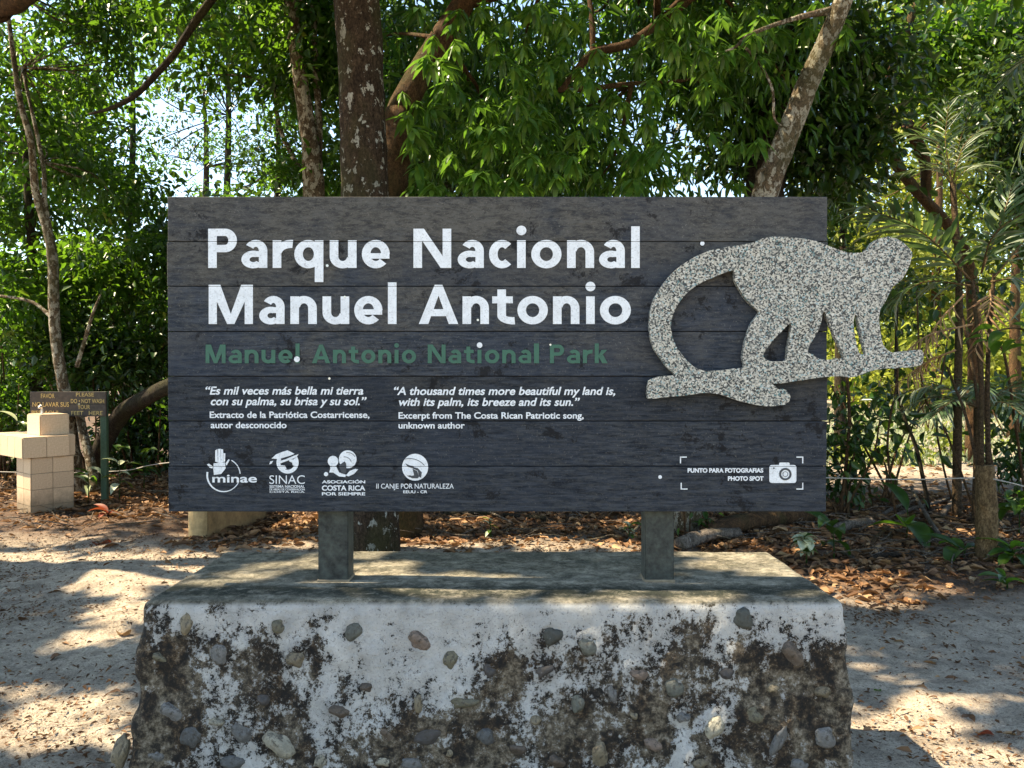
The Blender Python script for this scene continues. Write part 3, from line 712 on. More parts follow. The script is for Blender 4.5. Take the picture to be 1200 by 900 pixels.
for t in tess:
    try: bm.faces.new([fr[i] for i in t])
    except ValueError: pass
bmesh.ops.recalc_face_normals(bm, faces=bm.faces[:])
for f in bm.faces:
    if f.normal.y > 0: f.normal_flip()
r = bmesh.ops.extrude_face_region(bm, geom=bm.faces[:])
for v in [q for q in r['geom'] if isinstance(q, bmesh.types.BMVert)]: v.co.y += TH
bmesh.ops.recalc_face_normals(bm, faces=bm.faces[:])
mk = link('monkey_figure', mesh_bm('monkey_figure', bm, M['terrazzo']), sign)
mk['label'] = 'speckled grey terrazzo plate cut as a monkey walking along a branch'
for x, y in ((1025, 300), (890, 400), (790, 455), (880, 300)):
    a = pt(x, y, YS)
    if x < 960: link('spacer', mesh_bm('spacer', box_bm(a.x-.01, a.x+.01, YM-.002, YS-.0005, a.z-.01, a.z+.01), M['steel']), sign)

# ------------------------------------------------------------------ leaves
SPOTS = []
def spot(px, py, hw, hh_, plane='g', rot=0):
    if plane == 'g': c_ = gp(px, py); u = gp(px, py-hh_)
    else:
        f = lambda y: CAM + ray(px, y)*((1.6-PT)/-ray(px, y).z)
        c_ = f(py); u = f(py-hh_)
    SPOTS.append((c_, hw/F*c_.y, abs(u.y-c_.y)))
for a in ((50,633,60,3.5),(40,654,70,4),(190,655,75,8),(150,672,55,8),(215,668,45,12),(140,722,45,11),(150,757,22,6),(85,757,25,6),(115,812,35,9),(85,830,38,9),(15,858,48,22),
          (110,872,28,9),(150,838,14,16),(30,806,30,5),(120,690,50,4),(150,700,22,4),
          (985,700,50,9),(1050,708,40,5),(1010,780,25,7),(1110,828,55,8),(1060,872,80,20),(1150,885,60,14),(1010,830,30,8),
          (500,636,38,8),(560,634,50,8),(640,632,60,9),(720,636,45,7),(330,612,38,8),(350,640,35,3),(300,604,12,5),(250,626,30,4),(950,672,40,7),(1020,680,55,7),(1110,692,35,4),(880,640,20,3),
          (100,570,12,12),(230,596,15,3),(560,612,14,2),(735,615,12,3),(945,640,14,12)): spot(*a)
for a in ((440,654,32,7),(560,676,62,4.5),(890,652,70,5),(500,690,120,3),(700,694,110,3),(250,690,40,3),(350,668,30,4),(850,694,50,2.5)): spot(*a, plane='p')
def spot3(px, py, Y_, r_): SPOTS.append((pt(px, py, Y_), r_, r_))
for a in ((600,170,8.0,.28),(660,150,8.2,.22),(720,190,8.0,.26),(560,120,8.0,.22),(540,200,7.8,.2),(620,100,8.2,.22),(500,150,7.8,.15),(760,40,8.0,.3),(690,40,8.0,.2),(840,60,7.6,.25),(860,100,7.6,.2),(790,170,8.0,.2),
          (1060,265,6.8,.30),(1115,280,6.8,.22),(1190,270,6.8,.25),(1110,180,8.6,.45),(1160,170,8.6,.3),(50,550,8.7,.35),(60,520,8.8,.25),(945,640,6.6,.2),(110,540,9.6,.2),(140,500,9.5,.15),(20,560,8.7,.2),
          (1015,470,9,.3),(350,60,9,.25),(398,100,7,.12),(402,200,7,.12),(940,110,7,.2),(30,120,9,.5),(70,330,9.5,.4),(120,330,11,.6),(20,420,11,.5),
          (1000,480,16,1.2),(1050,480,17,1.5),(1030,545,12.5,.9),(1090,550,12,.8),(1100,470,18,1.5),(1000,440,20,2),(1100,430,22,2.4),(1180,430,20,2),(1040,520,13.5,1.0),(1100,270,24,2.5),(1030,250,24,2.5),(1180,300,22,2),(1180,490,15,1.2),(1120,80,15,.9)): spot3(*a)
SP = np.array([[*c_, a, b] for c_, a, b in SPOTS]); SV = np.array(SUN)
def sunhole(P, rng):  # cuts gaps in the crowns so sun patches land on the chosen spots
    keep = np.ones(len(P), bool)
    jit = rng.normal(0, .10, len(P))
    for cx, cy, cz, a, b in SP:
        t = (P[:, 2]-cz)/SV[2]
        qx = P[:, 0]-SV[0]*t-cx; qy = P[:, 1]-SV[1]*t-cy
        a_, b_ = a+.13, b+.13
        keep &= ~(((qx/a_)**2+(qy/b_)**2 < 1+jit) & (t > .8))
    return keep
def unit(a): return a/(np.linalg.norm(a, axis=1)[:, None]+1e-9)
def leaf_geo(P, D, N, L, Wd, fold=.18, bend=.15):
    """one folded, bent leaf per row: 6 vertices, 2 quads"""
    D = unit(D); S = unit(np.cross(D, N)); N = np.cross(S, D)
    L = L[:, None]; Wd = Wd[:, None]
    base = P; tip = P+D*L-N*L*bend
    m1 = P+D*L*.33+N*L*.02; m2 = P+D*L*.70-N*L*bend*.4
    r1, l1 = m1+S*Wd*.5+N*Wd*fold, m1-S*Wd*.5+N*Wd*fold
    r2, l2 = m2+S*Wd*.36+N*Wd*fold*.7, m2-S*Wd*.36+N*Wd*fold*.7
    V = np.stack([base, r1, r2, tip, l2, l1], 1).reshape(-1, 3)
    k = np.arange(len(P))[:, None]*6
    Q = np.concatenate([k+np.array([[0, 1, 2, 3]]), k+np.array([[0, 3, 4, 5]])], 1).reshape(-1, 4)
    return V, Q
def cloud(blobs, rng):
    """blobs: (centre, radii, clusters, leaves per cluster, leaf length, droop)"""
    Ps, Ds, Ls, Ts, CC = [], [], [], [], []
    for c_, r_, ncl, per, L, droop in blobs:
        d = unit(rng.normal(size=(ncl, 3))); rr = rng.uniform(.25, 1, ncl)**.5
        cc = np.array(c_)[None]+d*rr[:, None]*np.array(r_)[None]
        L = (L*1.3 if L < .16 else L)*rng.uniform(.8, 1.25)
        rc = L*2.3*rng.uniform(.6, 1.6, ncl)
        q = rng.normal(size=(ncl, per, 3))*.55
        P = cc[:, None]+q*rc[:, None, None]*np.array([1.25, 1.25, .8]); D = q+rng.normal(size=q.shape)*.5; D[..., 2] -= droop
        base = rng.uniform(.1, .75, ncl)
        T = np.clip(base[:, None]+rng.normal(0, .2, (ncl, per)), 0, 1)
        Ps.append(P.reshape(-1, 3)); Ds.append(D.reshape(-1, 3)); Ls.append(L*rng.uniform(.55, 1.25, ncl*per)); Ts.append(T.ravel()); CC.append(cc)
    return np.vstack(Ps), np.vstack(Ds), np.concatenate(Ls), np.concatenate(Ts), np.vstack(CC)
def leaf_mesh(name, blobs, mat, seed, wr=.42, holes=True, flatn=.9):
    rng = np.random.default_rng(seed)
    P, D, L, T, CC = cloud(blobs, rng)
    if holes:
        k = sunhole(P, rng); P, D, L, T = P[k], D[k], L[k], T[k]
    N = rng.normal(size=P.shape)*.55; N[:, 2] += flatn
    V, Q = leaf_geo(P, D, N, L, L*wr*rng.uniform(.8, 1.2, len(L)))
    return mesh_np(name, V, Q, mat=mat, tone=np.repeat(T, 2)), CC
def tree(name, label, path, radii, blobs, bark, leaf, seed, cat='tree', group=None, sides=12, rough=.06, n=6, extra=(), wr=.5, twigs=14, root=None, holes=True, stuffcrown='crown', limb_bark=None):
    base = Vector(path[0]); base.z = float(hgt(base.x, base.y))
    r = thing(name, label, cat, root or base, group)
    P = [Vector(p) for p in path]; P[0].z = base.z-.1
    link('trunk', mesh_np('trunk', *tube(P, radii, sides, n, rough, seed), M[bark], True), r)
    for k, (p, rr) in enumerate(extra):
        link('limb', mesh_np('limb', *tube(p, rr, max(6, sides-4), n, rough, seed+k+1), M[limb_bark if limb_bark and k == 1 else bark], True), r)
    if blobs:
        me, CC = leaf_mesh('crown', blobs, M[leaf], seed+50, wr, holes)
        o = link(stuffcrown, me, r)
        rng = np.random.default_rng(seed+9)
        if twigs:
            C2 = CC[rng.permutation(len(CC))[:twigs]]; parts = []
            A = np.array([list(p) for p in P[1:]]+[list(q) for e in extra for q in e[0][1:]])
            lo_ = np.array([list(c_) for c_, *_ in blobs])
            for q in C2:
                bc = lo_[np.argmin(np.linalg.norm(lo_-q, axis=1))]
                a = A[np.argmin(np.linalg.norm(A-q, axis=1))]; mid = (a+q)/2+rng.normal(0, .08, 3)*np.linalg.norm(q-a)
                dd = np.linalg.norm(q-a); parts.append(tube([a, mid, q], [min(radii[-1]*.6, .012+.010*dd), .008+.004*dd, .003], 5, 3))
            o = link('twigs', mesh_np('twigs', *join(parts), M[bark], True), r); o['kind'] = 'stuff'
    return r
def P3(*a): return [pt(*q) for q in a]

# 1 the big trunk right behind the sign; its crown, out of view, is added to dapple the path
b1 = gp(437, 645); d1 = b1.y
over = [((-4.6, 6.8, 7.0), (2.6, 2.0, 1.0), 75, 60, .24, .3), ((-7.6, 6.0, 7.2), (2.6, 2.6, 1.1), 90, 60, .24, .3), ((-2.2, 4.6, 6.8), (2.4, 1.9, .9), 70, 60, .24, .3),
        ((-5.6, 3.6, 6.6), (2.6, 2.2, .9), 85, 60, .24, .3), ((-1.2, 8.4, 7.8), (2.6, 1.8, 1.0), 70, 60, .24, .3), ((-3.6, 10.0, 8.6), (2.4, 1.4, .8), 26, 60, .24, .3)]
tree('tall_tree', 'thick dark trunk with white lichen patches rising straight behind the sign', [b1, pt(437, 540, d1), pt(431, 330, d1), pt(428, 228, d1), pt(423, 100, d1), pt(418, 0, d1), (-1.7, 7.1, 7.2)],
     [.245, .215, .207, .205, .20, .205, .15], over, 'bark_lichen', 'leaf_dark', 11, sides=22, rough=.035, n=9,
     extra=[([pt(420, -60, d1), (-3.0, 6.6, 6.0), (-4.8, 6.2, 6.8)], [.11, .08, .04]), ([pt(420, -90, d1), (-1.2, 6.0, 6.2), (-2.2, 4.6, 6.6)], [.09, .06, .03])])
# 2 twin stems left of it
b2 = gxy(378, 9.3)
tree('twin_stem_tree', 'slender pale brown tree forking into two stems left of the thick lichened trunk', [b2]+P3((374, 400, 9.3), (368, 228, 9.2), (362, 160, 9.1), (350, 80, 9.0), (340, 0, 9.0), (334, -60, 9.0), (325, -160, 9.0)),
     [.15, .14, .125, .10, .085, .085, .07, .05], [(pt(330, -60, 9.0), (1.2, 1.2, .7), 50, 50, .10, .4), (pt(300, 40, 9.4), (1.1, 1.0, .8), 55, 50, .085, .4), (pt(372, 60, 9.6), (.55, .8, .8), 40, 45, .085, .4), (pt(385, 190, 9.8), (.5, .6, .35), 16, 45, .085, .4), (pt(330, 205, 9.6), (.5, .6, .22), 9, 45, .085, .4)],
     'bark_pale', 'leaf_mid', 21, sides=12, extra=[(P3((368, 215, 9.2), (374, 160, 9.2), (370, 80, 9.2), (367, 0, 9.2), (362, -80, 9.2)), [.06, .045, .04, .035, .025]), (P3((372, 235, 9.2), (352, 200, 9.5), (328, 150, 9.8), (322, 100, 9.9)), [.05, .035, .03, .02])], twigs=24)
# 3 thin spotted tree at the left
b3 = gxy(92, 9.9)
tree('slender_tree', 'slender mottled tree forking in a Y above the small foot washing sign', [b3]+P3((88, 540, 9.9), (78, 470, 9.8), (72, 440, 9.7), (64, 380, 9.7), (62, 310, 9.7), (56, 270, 9.7), (42, 225, 9.7), (36, 165, 9.6), (24, 120, 9.6), (15, 60, 9.6), (5, -20, 9.6)),
     [.10, .075, .072, .07, .065, .06, .055, .046, .044, .035, .028, .018], [(pt(60, 60, 10.6), (1.3, .8, .8), 58, 50, .085, .4), (pt(110, 200, 10.8), (1.0, .8, .6), 40, 50, .08, .4), (pt(20, 180, 10.7), (.8, .7, .8), 40, 50, .085, .4), (pt(130, 10, 10.6), (.9, .7, .4), 26, 50, .085, .4)],
     'bark_pale', 'leaf_mid', 31, sides=10, extra=[(P3((58, 275, 9.7), (52, 235, 9.75), (50, 190, 9.8), (26, 80, 9.9)), [.05, .035, .03, .02]), (P3((64, 375, 9.7), (40, 355, 9.8), (10, 348, 9.9), (-20, 345, 10)), [.03, .022, .018, .012]), (P3((90, 430, 9.7), (108, 370, 9.6), (118, 345, 9.6)), [.03, .02, .01]), (P3((112, 575, 9.6), (106, 540, 9.7), (97, 505, 9.8), (93, 480, 9.9)), [.075, .065, .06, .05])], twigs=26)
b4 = gxy(46, 11.6)
tree('dark_stem_tree', 'thin dark stem in the shade left of the mottled Y shaped tree', [b4]+P3((42, 440, 11.6), (38, 320, 11.6), (36, 270, 11.6), (30, 180, 11.6), (28, 40, 11.6)), [.11, .09, .07, .065, .05, .03],
     [(pt(20, 300, 11.8), (1.3, 1, 1.2), 70, 55, .10, .3), (pt(40, 130, 12), (1.4, 1.2, 1.0), 60, 50, .10, .3)], 'bark_dark', 'leaf_mid', 41, sides=8)
# 4 the leaning brown trunk left of the sign
b5 = gxy(105, 10.3)
tree('leaning_tree', 'brown trunk leaning to the right, passing behind the left edge of the sign', [b5]+P3((118, 530, 10.1), (140, 488, 9.9), (165, 470, 9.7), (200, 452, 9.5), (260, 430, 9.3), (330, 395, 9.1)), [.13, .11, .11, .105, .10, .09, .06],
     [(pt(330, 340, 9.3), (1.1, .8, .7), 40, 50, .09, .4)], 'bark_dark', 'leaf_mid', 51, sides=12, twigs=8)
# 5 mango tree: trunk right behind the big one, limb rising to the right, rosettes of drooping leaves
b6 = gxy(468, 7.75)
mango_blobs = [(pt(640, 60, 9.6), (2.6, 1.5, .9), 200, 34, .17, .9), (pt(560, 150, 9.3), (1.4, 1.2, .75), 105, 34, .16, .9), (pt(770, 200, 9.8), (.7, .7, .25), 14, 34, .15, .9), (pt(690, 185, 9.7), (.8, 1.1, .5), 36, 34, .16, .9), (pt(880, 70, 9.6), (1.3, 1.2, .9), 85, 34, .17, .9),
               ((1.2, 8.0, 7.2), (3.2, 2.8, 1.2), 120, 40, .28, .6), ((-.2, 5.2, 6.8), (2.6, 1.8, .9), 110, 40, .28, .6), ((3.6, 7.0, 7.4), (2.6, 2.4, 1.1), 110, 40, .28, .6)]  # these high clumps, out of view, are added to shade the ground
limbs = [(P3((462, 200, 7.7), (466, 140, 7.8), (492, 88, 7.9), (518, 45, 8.0), (545, 0, 8.0), (570, -50, 8.0)), [.15, .145, .135, .13, .12, .10]),
         (P3((545, 0, 8.0), (640, -25, 8.2), (730, -35, 8.3), (830, -20, 8.4)), [.10, .08, .07, .05]),
         (P3((830, -20, 8.2), (770, 28, 8.1), (735, 52, 8.0), (695, 62, 8.0), (672, 88, 8.0), (655, 108, 8.0)), [.06, .045, .045, .045, .04, .02]),
         (P3((695, 62, 8.0), (694, 30, 8.0), (690, -10, 8.1)), [.03, .028, .025]),
         (P3((655, 105, 8.0), (690, 104, 8.1), (740, 98, 8.3), (790, 96, 8.4)), [.03, .03, .025, .015])]
mango = tree('mango_tree', 'mango tree with a brown limb bending right and drooping glossy leaf rosettes above the sign', [b6]+P3((466, 500, 7.75), (460, 350, 7.75), (458, 240, 7.7), (462, 190, 7.7), (468, 130, 7.75)), [.24, .20, .17, .16, .15, .14],
     mango_blobs, 'bark_brown', 'leaf_mango', 61, sides=14, rough=.05, extra=limbs, wr=.24, twigs=40)
def rosette(seed, nl=11, L=.19):
    rng = np.random.default_rng(seed); a = np.arange(nl)*2.4+rng.uniform(0, 1); el = rng.uniform(-.9, .35, nl)
    D = np.stack([np.cos(a)*np.cos(el), np.sin(a)*np.cos(el), np.sin(el)-.35], -1)
    P = np.zeros((nl, 3)); P[:, 2] = -np.arange(nl)*.006
    V = []; Q = []; T = []
    D = unit(D); Ls = L*rng.uniform(.7, 1.15, nl); S = unit(np.cross(D, np.array([[0, 0, 1.]]))); N = np.cross(S, D)
    for k in range(nl):
        prev = P[k].copy(); d = D[k].copy(); ctr = []
        for s_ in range(5):
            ctr.append(prev.copy()); d = d+np.array([0, 0, -.17]); d /= np.linalg.norm(d); prev = prev+d*Ls[k]/4
        wv = [.006, .030, .040, .026, .002]
        o = len(V)
        for s_ in range(5):
            wd = wv[s_]*.62*Ls[k]/.19
            V += [ctr[s_]-S[k]*wd+N[k]*wd*.35, ctr[s_], ctr[s_]+S[k]*wd+N[k]*wd*.35]
        for s_ in range(4):
            q = o+s_*3
            Q += [[q, q+1, q+4, q+3], [q+1, q+2, q+5, q+4]]; tn = .4+.6*rng.random(); T += [tn, tn]
    return np.array(V), np.array(Q), np.array(T)
ros = []
for k in range(8):
    V, Q, T = rosette(100+k, 9+k % 4); T = np.clip(T*(.75+.09*k), 0, 1)
    ros.append(mesh_np('leaf_cluster', V, Q, mat=M['leaf_mango'], tone=T))
rs = random.Random(17)
ZN = [(470, 90, 640, 225, 85), (560, 110, 770, 215, 75), (480, 0, 700, 90, 50), (740, 0, 900, 70, 34), (820, 50, 850, 100, 12), (600, 60, 860, 130, 20), (770, 150, 900, 220, 10), (870, 0, 1000, 40, 14)]
for x0, y0, x1, y1, cnt in ZN:
    for _ in range(cnt):
        p = pt(rs.uniform(x0, x1), rs.uniform(y0, y1), rs.uniform(6.5, 8.6))
        o = link('leaf_cluster', ros[rs.randrange(8)], mango, p)
        s = rs.uniform(.8, 1.25); o.scale = (s, s, s); o.rotation_euler = (rs.uniform(-.35, .35), rs.uniform(-.35, .35), rs.uniform(0, 6.28))
# 6 leaning pale trunk at the right, dark trunk behind
b7 = gxy(800, 7.9)
tree('leaning_pale_tree', 'mottled pale trunk leaning to the right above the right half of the sign', [b7]+P3((838, 460, 7.6), (872, 330, 7.4), (897, 228, 7.2), (918, 170, 7.1), (948, 95, 7.0), (968, 50, 6.9), (992, -10, 6.8), (1030, -120, 6.7)), [.14, .13, .125, .12, .105, .095, .088, .08, .06],
     [(pt(1060, -230, 6.8), (1.8, 1.6, .7), 70, 50, .13, .4), ((4.6, 8.0, 6.6), (1.6, 1.6, .7), 50, 50, .13, .4)], 'bark_pale', 'leaf_mid', 71, sides=16, rough=.05, n=7,
     extra=[(P3((895, 232, 7.2), (889, 205, 7.1), (897, 196, 7.05)), [.035, .028, .012]), (P3((985, 10, 6.85), (930, 22, 6.8), (880, 40, 6.7), (862, 55, 6.7), (850, 60, 6.7)), [.04, .02, .018, .012, .006]), (P3((868, 50, 6.7), (890, 75, 6.7), (905, 105, 6.7), (908, 140, 6.8), (922, 150, 6.9)), [.014, .012, .012, .01, .006])])
b8 = gxy(880, 10.4)
tree('shaded_thick_tree', 'thick dark trunk in deep shade behind the pale leaning trunk', [b8]+P3((885, 420, 10.4), (893, 250, 10.3), (905, 160, 10.2), (915, 80, 10.2), (918, -20, 10.2)), [.30, .27, .26, .24, .20, .15],
     [(pt(930, 60, 10.4), (1.6, 1.0, .9), 95, 50, .12, .35), (pt(960, 180, 10.6), (.9, .8, .6), 50, 50, .11, .35), (pt(860, 170, 10.8), (.5, .8, .5), 16, 50, .11, .35), (pt(985, 330, 10.0), (.35, .5, .7), 20, 50, .09, .35), (pt(1020, 350, 10.4), (.4, .4, .3), 8, 50, .09, .35)],
     'bark_dark', 'leaf_dark', 81, sides=14)
b9 = gxy(1140, 13.2)
tree('crooked_dark_tree', 'crooked dark trunk with a sawn stub above the palm fronds', [b9]+P3((1142, 380, 13), (1128, 290, 13), (1075, 225, 12.9), (1050, 190, 12.8), (1040, 150, 12.8), (1030, 100, 12.8), (1020, 40, 13)), [.12, .10, .09, .09, .09, .085, .07, .05],
     [(pt(1115, 50, 13), (1.0, 1.0, .7), 34, 50, .12, .35), (pt(1150, 90, 13), (1.4, 1.3, .8), 60, 50, .12, .35)], 'bark_brown', 'leaf_mid', 91, sides=10,
     extra=[(P3((1085, 235, 13), (1084, 190, 12.8), (1070, 158, 12.6), (1063, 146, 12.5)), [.09, .10, .11, .11]), (P3((1038, 95, 12.8), (1060, 40, 12.8), (1080, -10, 12.8)), [.08, .07, .06])])
# 7 out of frame at the left: limb across the upper left corner, dark branch
b10 = Vector((-7.4, 6.6, 0))
tree('overhanging_tree', 'tree standing beyond the left edge whose thick brown limb crosses the top left corner', [b10, (-7.3, 6.6, 2.5), (-6.9, 6.7, 4.6), (-6.2, 7.0, 6.2)], [.26, .23, .20, .16],
     [((-9.6, 5.2, 7.0), (2.4, 2.2, .9), 70, 60, .24, .35), ((-8.5, 9.0, 7.8), (2.5, 2.0, .9), 30, 60, .20, .35), ((-8.6, 2.2, 6.6), (2.2, 1.8, .8), 50, 60, .24, .35)], 'bark_brown', 'leaf_mid', 101, sides=12,  # crown out of view, added to shade the sand at left
     extra=[([(-6.95, 6.7, 4.4)]+P3((-40, 20, 5.5), (0, 8, 5.3), (20, 0, 5.2), (60, -30, 5.1)), [.12, .08, .07, .07, .06]), (P3((420, -130, 7.6), (300, -60, 7.8), (240, 10, 8.0), (205, 62, 8.1), (180, 90, 8.15), (158, 112, 8.2), (132, 126, 8.3), (104, 134, 8.4)), [.055, .05, .042, .038, .034, .030, .024, .012])], limb_bark='bark_dark')
# far trees
FAR = [
 ('tall thin tree with sparse fine leaves against the sky, left of the twin stems', 262, 19, (262, -60), [(205, 150, 19, 1.3, 1.2, 10, .09), (290, 40, 19, 1.5, .7, 24, .11), (190, 70, 18.5, 1.1, .8, 14, .10), (262, 190, 19.5, 1.9, .9, 9, .08)], 'leaf_mid'),
 ('bare thin stemmed tree just over the left half of the sign', 318, 17, (322, 60), [(345, 130, 17, .8, .9, 24, .10), (350, 200, 17.5, .7, .4, 10, .09), (300, 225, 17.5, 1.2, .3, 12, .09)], 'leaf_mid'),
 ('bushy tree filling the upper left of the view, beyond the mottled tree', 150, 14, (150, -40), [(150, 20, 14, 1.5, .6, 22, .10), (270, 10, 14.5, 1.5, .5, 36, .11), (85, 120, 14, .8, .5, 12, .10), (110, 235, 14.5, .9, .5, 26, .10), (30, 230, 14, 1.2, .8, 40, .10)], 'leaf_mid'),
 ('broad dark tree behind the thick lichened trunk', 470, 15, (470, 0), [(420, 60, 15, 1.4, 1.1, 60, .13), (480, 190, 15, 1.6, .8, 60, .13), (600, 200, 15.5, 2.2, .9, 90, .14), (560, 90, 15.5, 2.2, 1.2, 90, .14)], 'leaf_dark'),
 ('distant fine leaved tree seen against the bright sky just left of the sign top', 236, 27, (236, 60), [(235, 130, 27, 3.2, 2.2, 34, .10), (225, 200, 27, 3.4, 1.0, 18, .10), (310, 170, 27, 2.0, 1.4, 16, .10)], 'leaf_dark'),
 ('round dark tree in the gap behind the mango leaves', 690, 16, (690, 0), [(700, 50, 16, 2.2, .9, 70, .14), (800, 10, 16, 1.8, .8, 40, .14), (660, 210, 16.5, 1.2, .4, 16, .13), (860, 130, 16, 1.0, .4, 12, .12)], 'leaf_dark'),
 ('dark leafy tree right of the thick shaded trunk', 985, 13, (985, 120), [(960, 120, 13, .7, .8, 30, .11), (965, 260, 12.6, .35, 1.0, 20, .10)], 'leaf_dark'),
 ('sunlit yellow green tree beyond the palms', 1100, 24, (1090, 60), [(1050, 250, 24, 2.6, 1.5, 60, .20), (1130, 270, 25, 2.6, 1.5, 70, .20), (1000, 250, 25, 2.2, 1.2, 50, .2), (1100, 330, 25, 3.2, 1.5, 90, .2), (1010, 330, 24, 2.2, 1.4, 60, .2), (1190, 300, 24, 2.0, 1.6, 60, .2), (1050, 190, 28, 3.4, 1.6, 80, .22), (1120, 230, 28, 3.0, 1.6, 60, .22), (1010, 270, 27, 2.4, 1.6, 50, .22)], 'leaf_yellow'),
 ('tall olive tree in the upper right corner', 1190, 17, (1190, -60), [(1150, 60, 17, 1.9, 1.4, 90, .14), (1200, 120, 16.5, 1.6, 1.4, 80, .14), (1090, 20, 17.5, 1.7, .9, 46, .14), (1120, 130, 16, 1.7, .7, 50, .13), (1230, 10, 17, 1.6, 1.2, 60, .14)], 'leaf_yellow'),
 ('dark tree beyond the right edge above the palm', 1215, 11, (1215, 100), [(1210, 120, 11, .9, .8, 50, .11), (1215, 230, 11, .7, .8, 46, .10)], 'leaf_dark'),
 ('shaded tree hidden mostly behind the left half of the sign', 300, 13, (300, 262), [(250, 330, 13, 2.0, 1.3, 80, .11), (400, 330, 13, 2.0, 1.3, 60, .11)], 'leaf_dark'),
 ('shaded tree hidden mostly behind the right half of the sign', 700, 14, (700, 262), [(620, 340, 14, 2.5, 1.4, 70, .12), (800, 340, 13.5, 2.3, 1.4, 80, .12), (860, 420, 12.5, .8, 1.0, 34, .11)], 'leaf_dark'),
]
for k, (lab, px, Y_, (tx, ty), bl, lm) in enumerate(FAR):
    b_ = gxy(px, Y_); blobs = [(pt(x, y, d), (rx, rx*.8, rz), cl, 50, L, .35) for x, y, d, rx, rz, cl, L in bl]
    s = Y_/15
    tree('forest_tree', lab, [b_, pt((px*2+tx)/3, 330, Y_), pt((px+tx)/2+6, ty+(330-ty)*.5, Y_), pt(tx, ty, Y_)], [.13*s, .085*s, .055*s, .012*s], blobs, 'bark_dark' if lm != 'leaf_yellow' else 'bark_brown', lm, 200+k*7, sides=8, twigs=26, group='trees of the forest behind the sign')
# forest mass farther off: reads as one
rng = np.random.default_rng(77)
bl = []
for k in range(44):
    a = -1.0+2.0*k/43; d = rng.uniform(30, 42); x = a*36
    if 8 < x < 24 and d < 45: d += 8
    bl.append(((x, d, rng.uniform(2.5, 4.2)), (3.2, 2.2, rng.uniform(2.6, 4.2)), 46, 40, .42, .2))
me, _ = leaf_mesh('forest', bl, M['leaf_mid'], 300, .5, False)
o = link('distant_forest', me); tag(o, 'distant green forest closing off the view behind all the trees', 'forest', kind='stuff')
bl = []
for k in range(26):
    x = rng.uniform(6, 26); d = rng.uniform(24, 36)
    bl.append(((x, d, rng.uniform(.8, 2.6)+.3), (1.8, 1.4, 1.3), 34, 40, .26, .2))
me, _ = leaf_mesh('sunlit_thicket', bl, M['leaf_yellow'], 301, .5, True)
o = link('sunlit_thicket', me); tag(o, 'bright sunlit thicket on the far side of the clearing at right', 'bushes', kind='stuff')

# ------------------------------------------------------------------ shrubs
def shrub(label, px, Y_, blobs, lm, seed, L=.09, stems=5, group='shrubs of the undergrowth', name='shrub', wr=.5, bark='bark_brown'):
    b_ = gxy(px, Y_); r = thing(name, label, 'shrub', b_, group); rs_ = random.Random(seed)
    bb = [(pt(x, y, d), (rx, rx*.8, rz), cl, 40, L, .3) for x, y, d, rx, rz, cl in blobs]
    parts = []
    for k in range(stems):
        t = Vector(bb[rs_.randrange(len(bb))][0])+Vector((rs_.uniform(-.5, .5), rs_.uniform(-.3, .3), rs_.uniform(-.2, .4)))
        a = b_+Vector((rs_.uniform(-.2, .2), rs_.uniform(-.15, .15), -.05)); m_ = (a+t)/2+Vector((rs_.uniform(-.15, .15), 0, rs_.uniform(-.1, .15)))
        o = link('stem', mesh_np('stem', *tube([a, m_, t], [.018, .013, .006], 6, 4, .1, k), M[bark], True), r)
    me, _ = leaf_mesh('foliage', bb, M[lm], seed, wr); link('foliage', me, r)
    return r
shrub('dense green shrub left of the sign between the leaning trunk and the sky', 160, 11.5, [(150, 300, 11.5, 1.0, .6, 60), (170, 380, 11.5, .8, .6, 50), (110, 330, 11.8, .7, .6, 40)], 'leaf_mid', 401)
shrub('bright shrub at the left edge behind the tiled fountain', 5, 11, [(10, 350, 11, .8, .8, 54), (30, 430, 11.2, .8, .5, 44), (0, 470, 10.8, .6, .4, 26)], 'leaf_mid', 402)
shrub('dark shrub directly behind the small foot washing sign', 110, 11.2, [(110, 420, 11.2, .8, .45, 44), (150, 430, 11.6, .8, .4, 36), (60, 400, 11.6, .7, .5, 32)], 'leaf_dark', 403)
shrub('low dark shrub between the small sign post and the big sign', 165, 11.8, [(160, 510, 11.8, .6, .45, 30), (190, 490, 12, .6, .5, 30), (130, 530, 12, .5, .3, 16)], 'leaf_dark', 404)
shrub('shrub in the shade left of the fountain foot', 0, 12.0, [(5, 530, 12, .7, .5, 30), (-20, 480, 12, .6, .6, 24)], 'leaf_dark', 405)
shrub('dark shrub touching the lower right edge of the big sign', 985, 8.6, [(978, 520, 8.6, .10, .25, 6), (988, 565, 8.8, .2, .10, 6)], 'leaf_dark', 406, .10)
shrub('broad leaved dark shrub in front of the sunny clearing', 1045, 9.0, [(1035, 505, 9.0, .22, .07, 3), (1005, 458, 9.4, .4, .10, 3), (1065, 452, 9.6, .3, .06, 2)], 'leaf_dark', 407, .12)
shrub('leafy shrub at the right edge behind the palm stub', 1200, 9.0, [(1200, 540, 9, .4, .22, 10), (1215, 470, 9.5, .4, .3, 8)], 'leaf_dark', 408, .10)
shrub('sunlit pale green bush right of the sign in the clearing, leftmost of its kind', 1000, 19.5, [(990, 415, 19, 1.0, .5, 20), (1020, 395, 20, 1.0, .5, 20)], 'leaf_yellow', 409, .12)
shrub('sunlit pale green bush in the middle of the clearing', 1085, 19, [(1085, 415, 19, 1.3, .8, 34), (1110, 380, 20, 1.2, .8, 30)], 'leaf_yellow', 410, .15)
shrub('sunlit pale green bush at the right side of the clearing', 1180, 18, [(1180, 420, 18, 1.2, .8, 34), (1190, 360, 18, 1.0, .8, 22)], 'leaf_yellow', 411, .15)
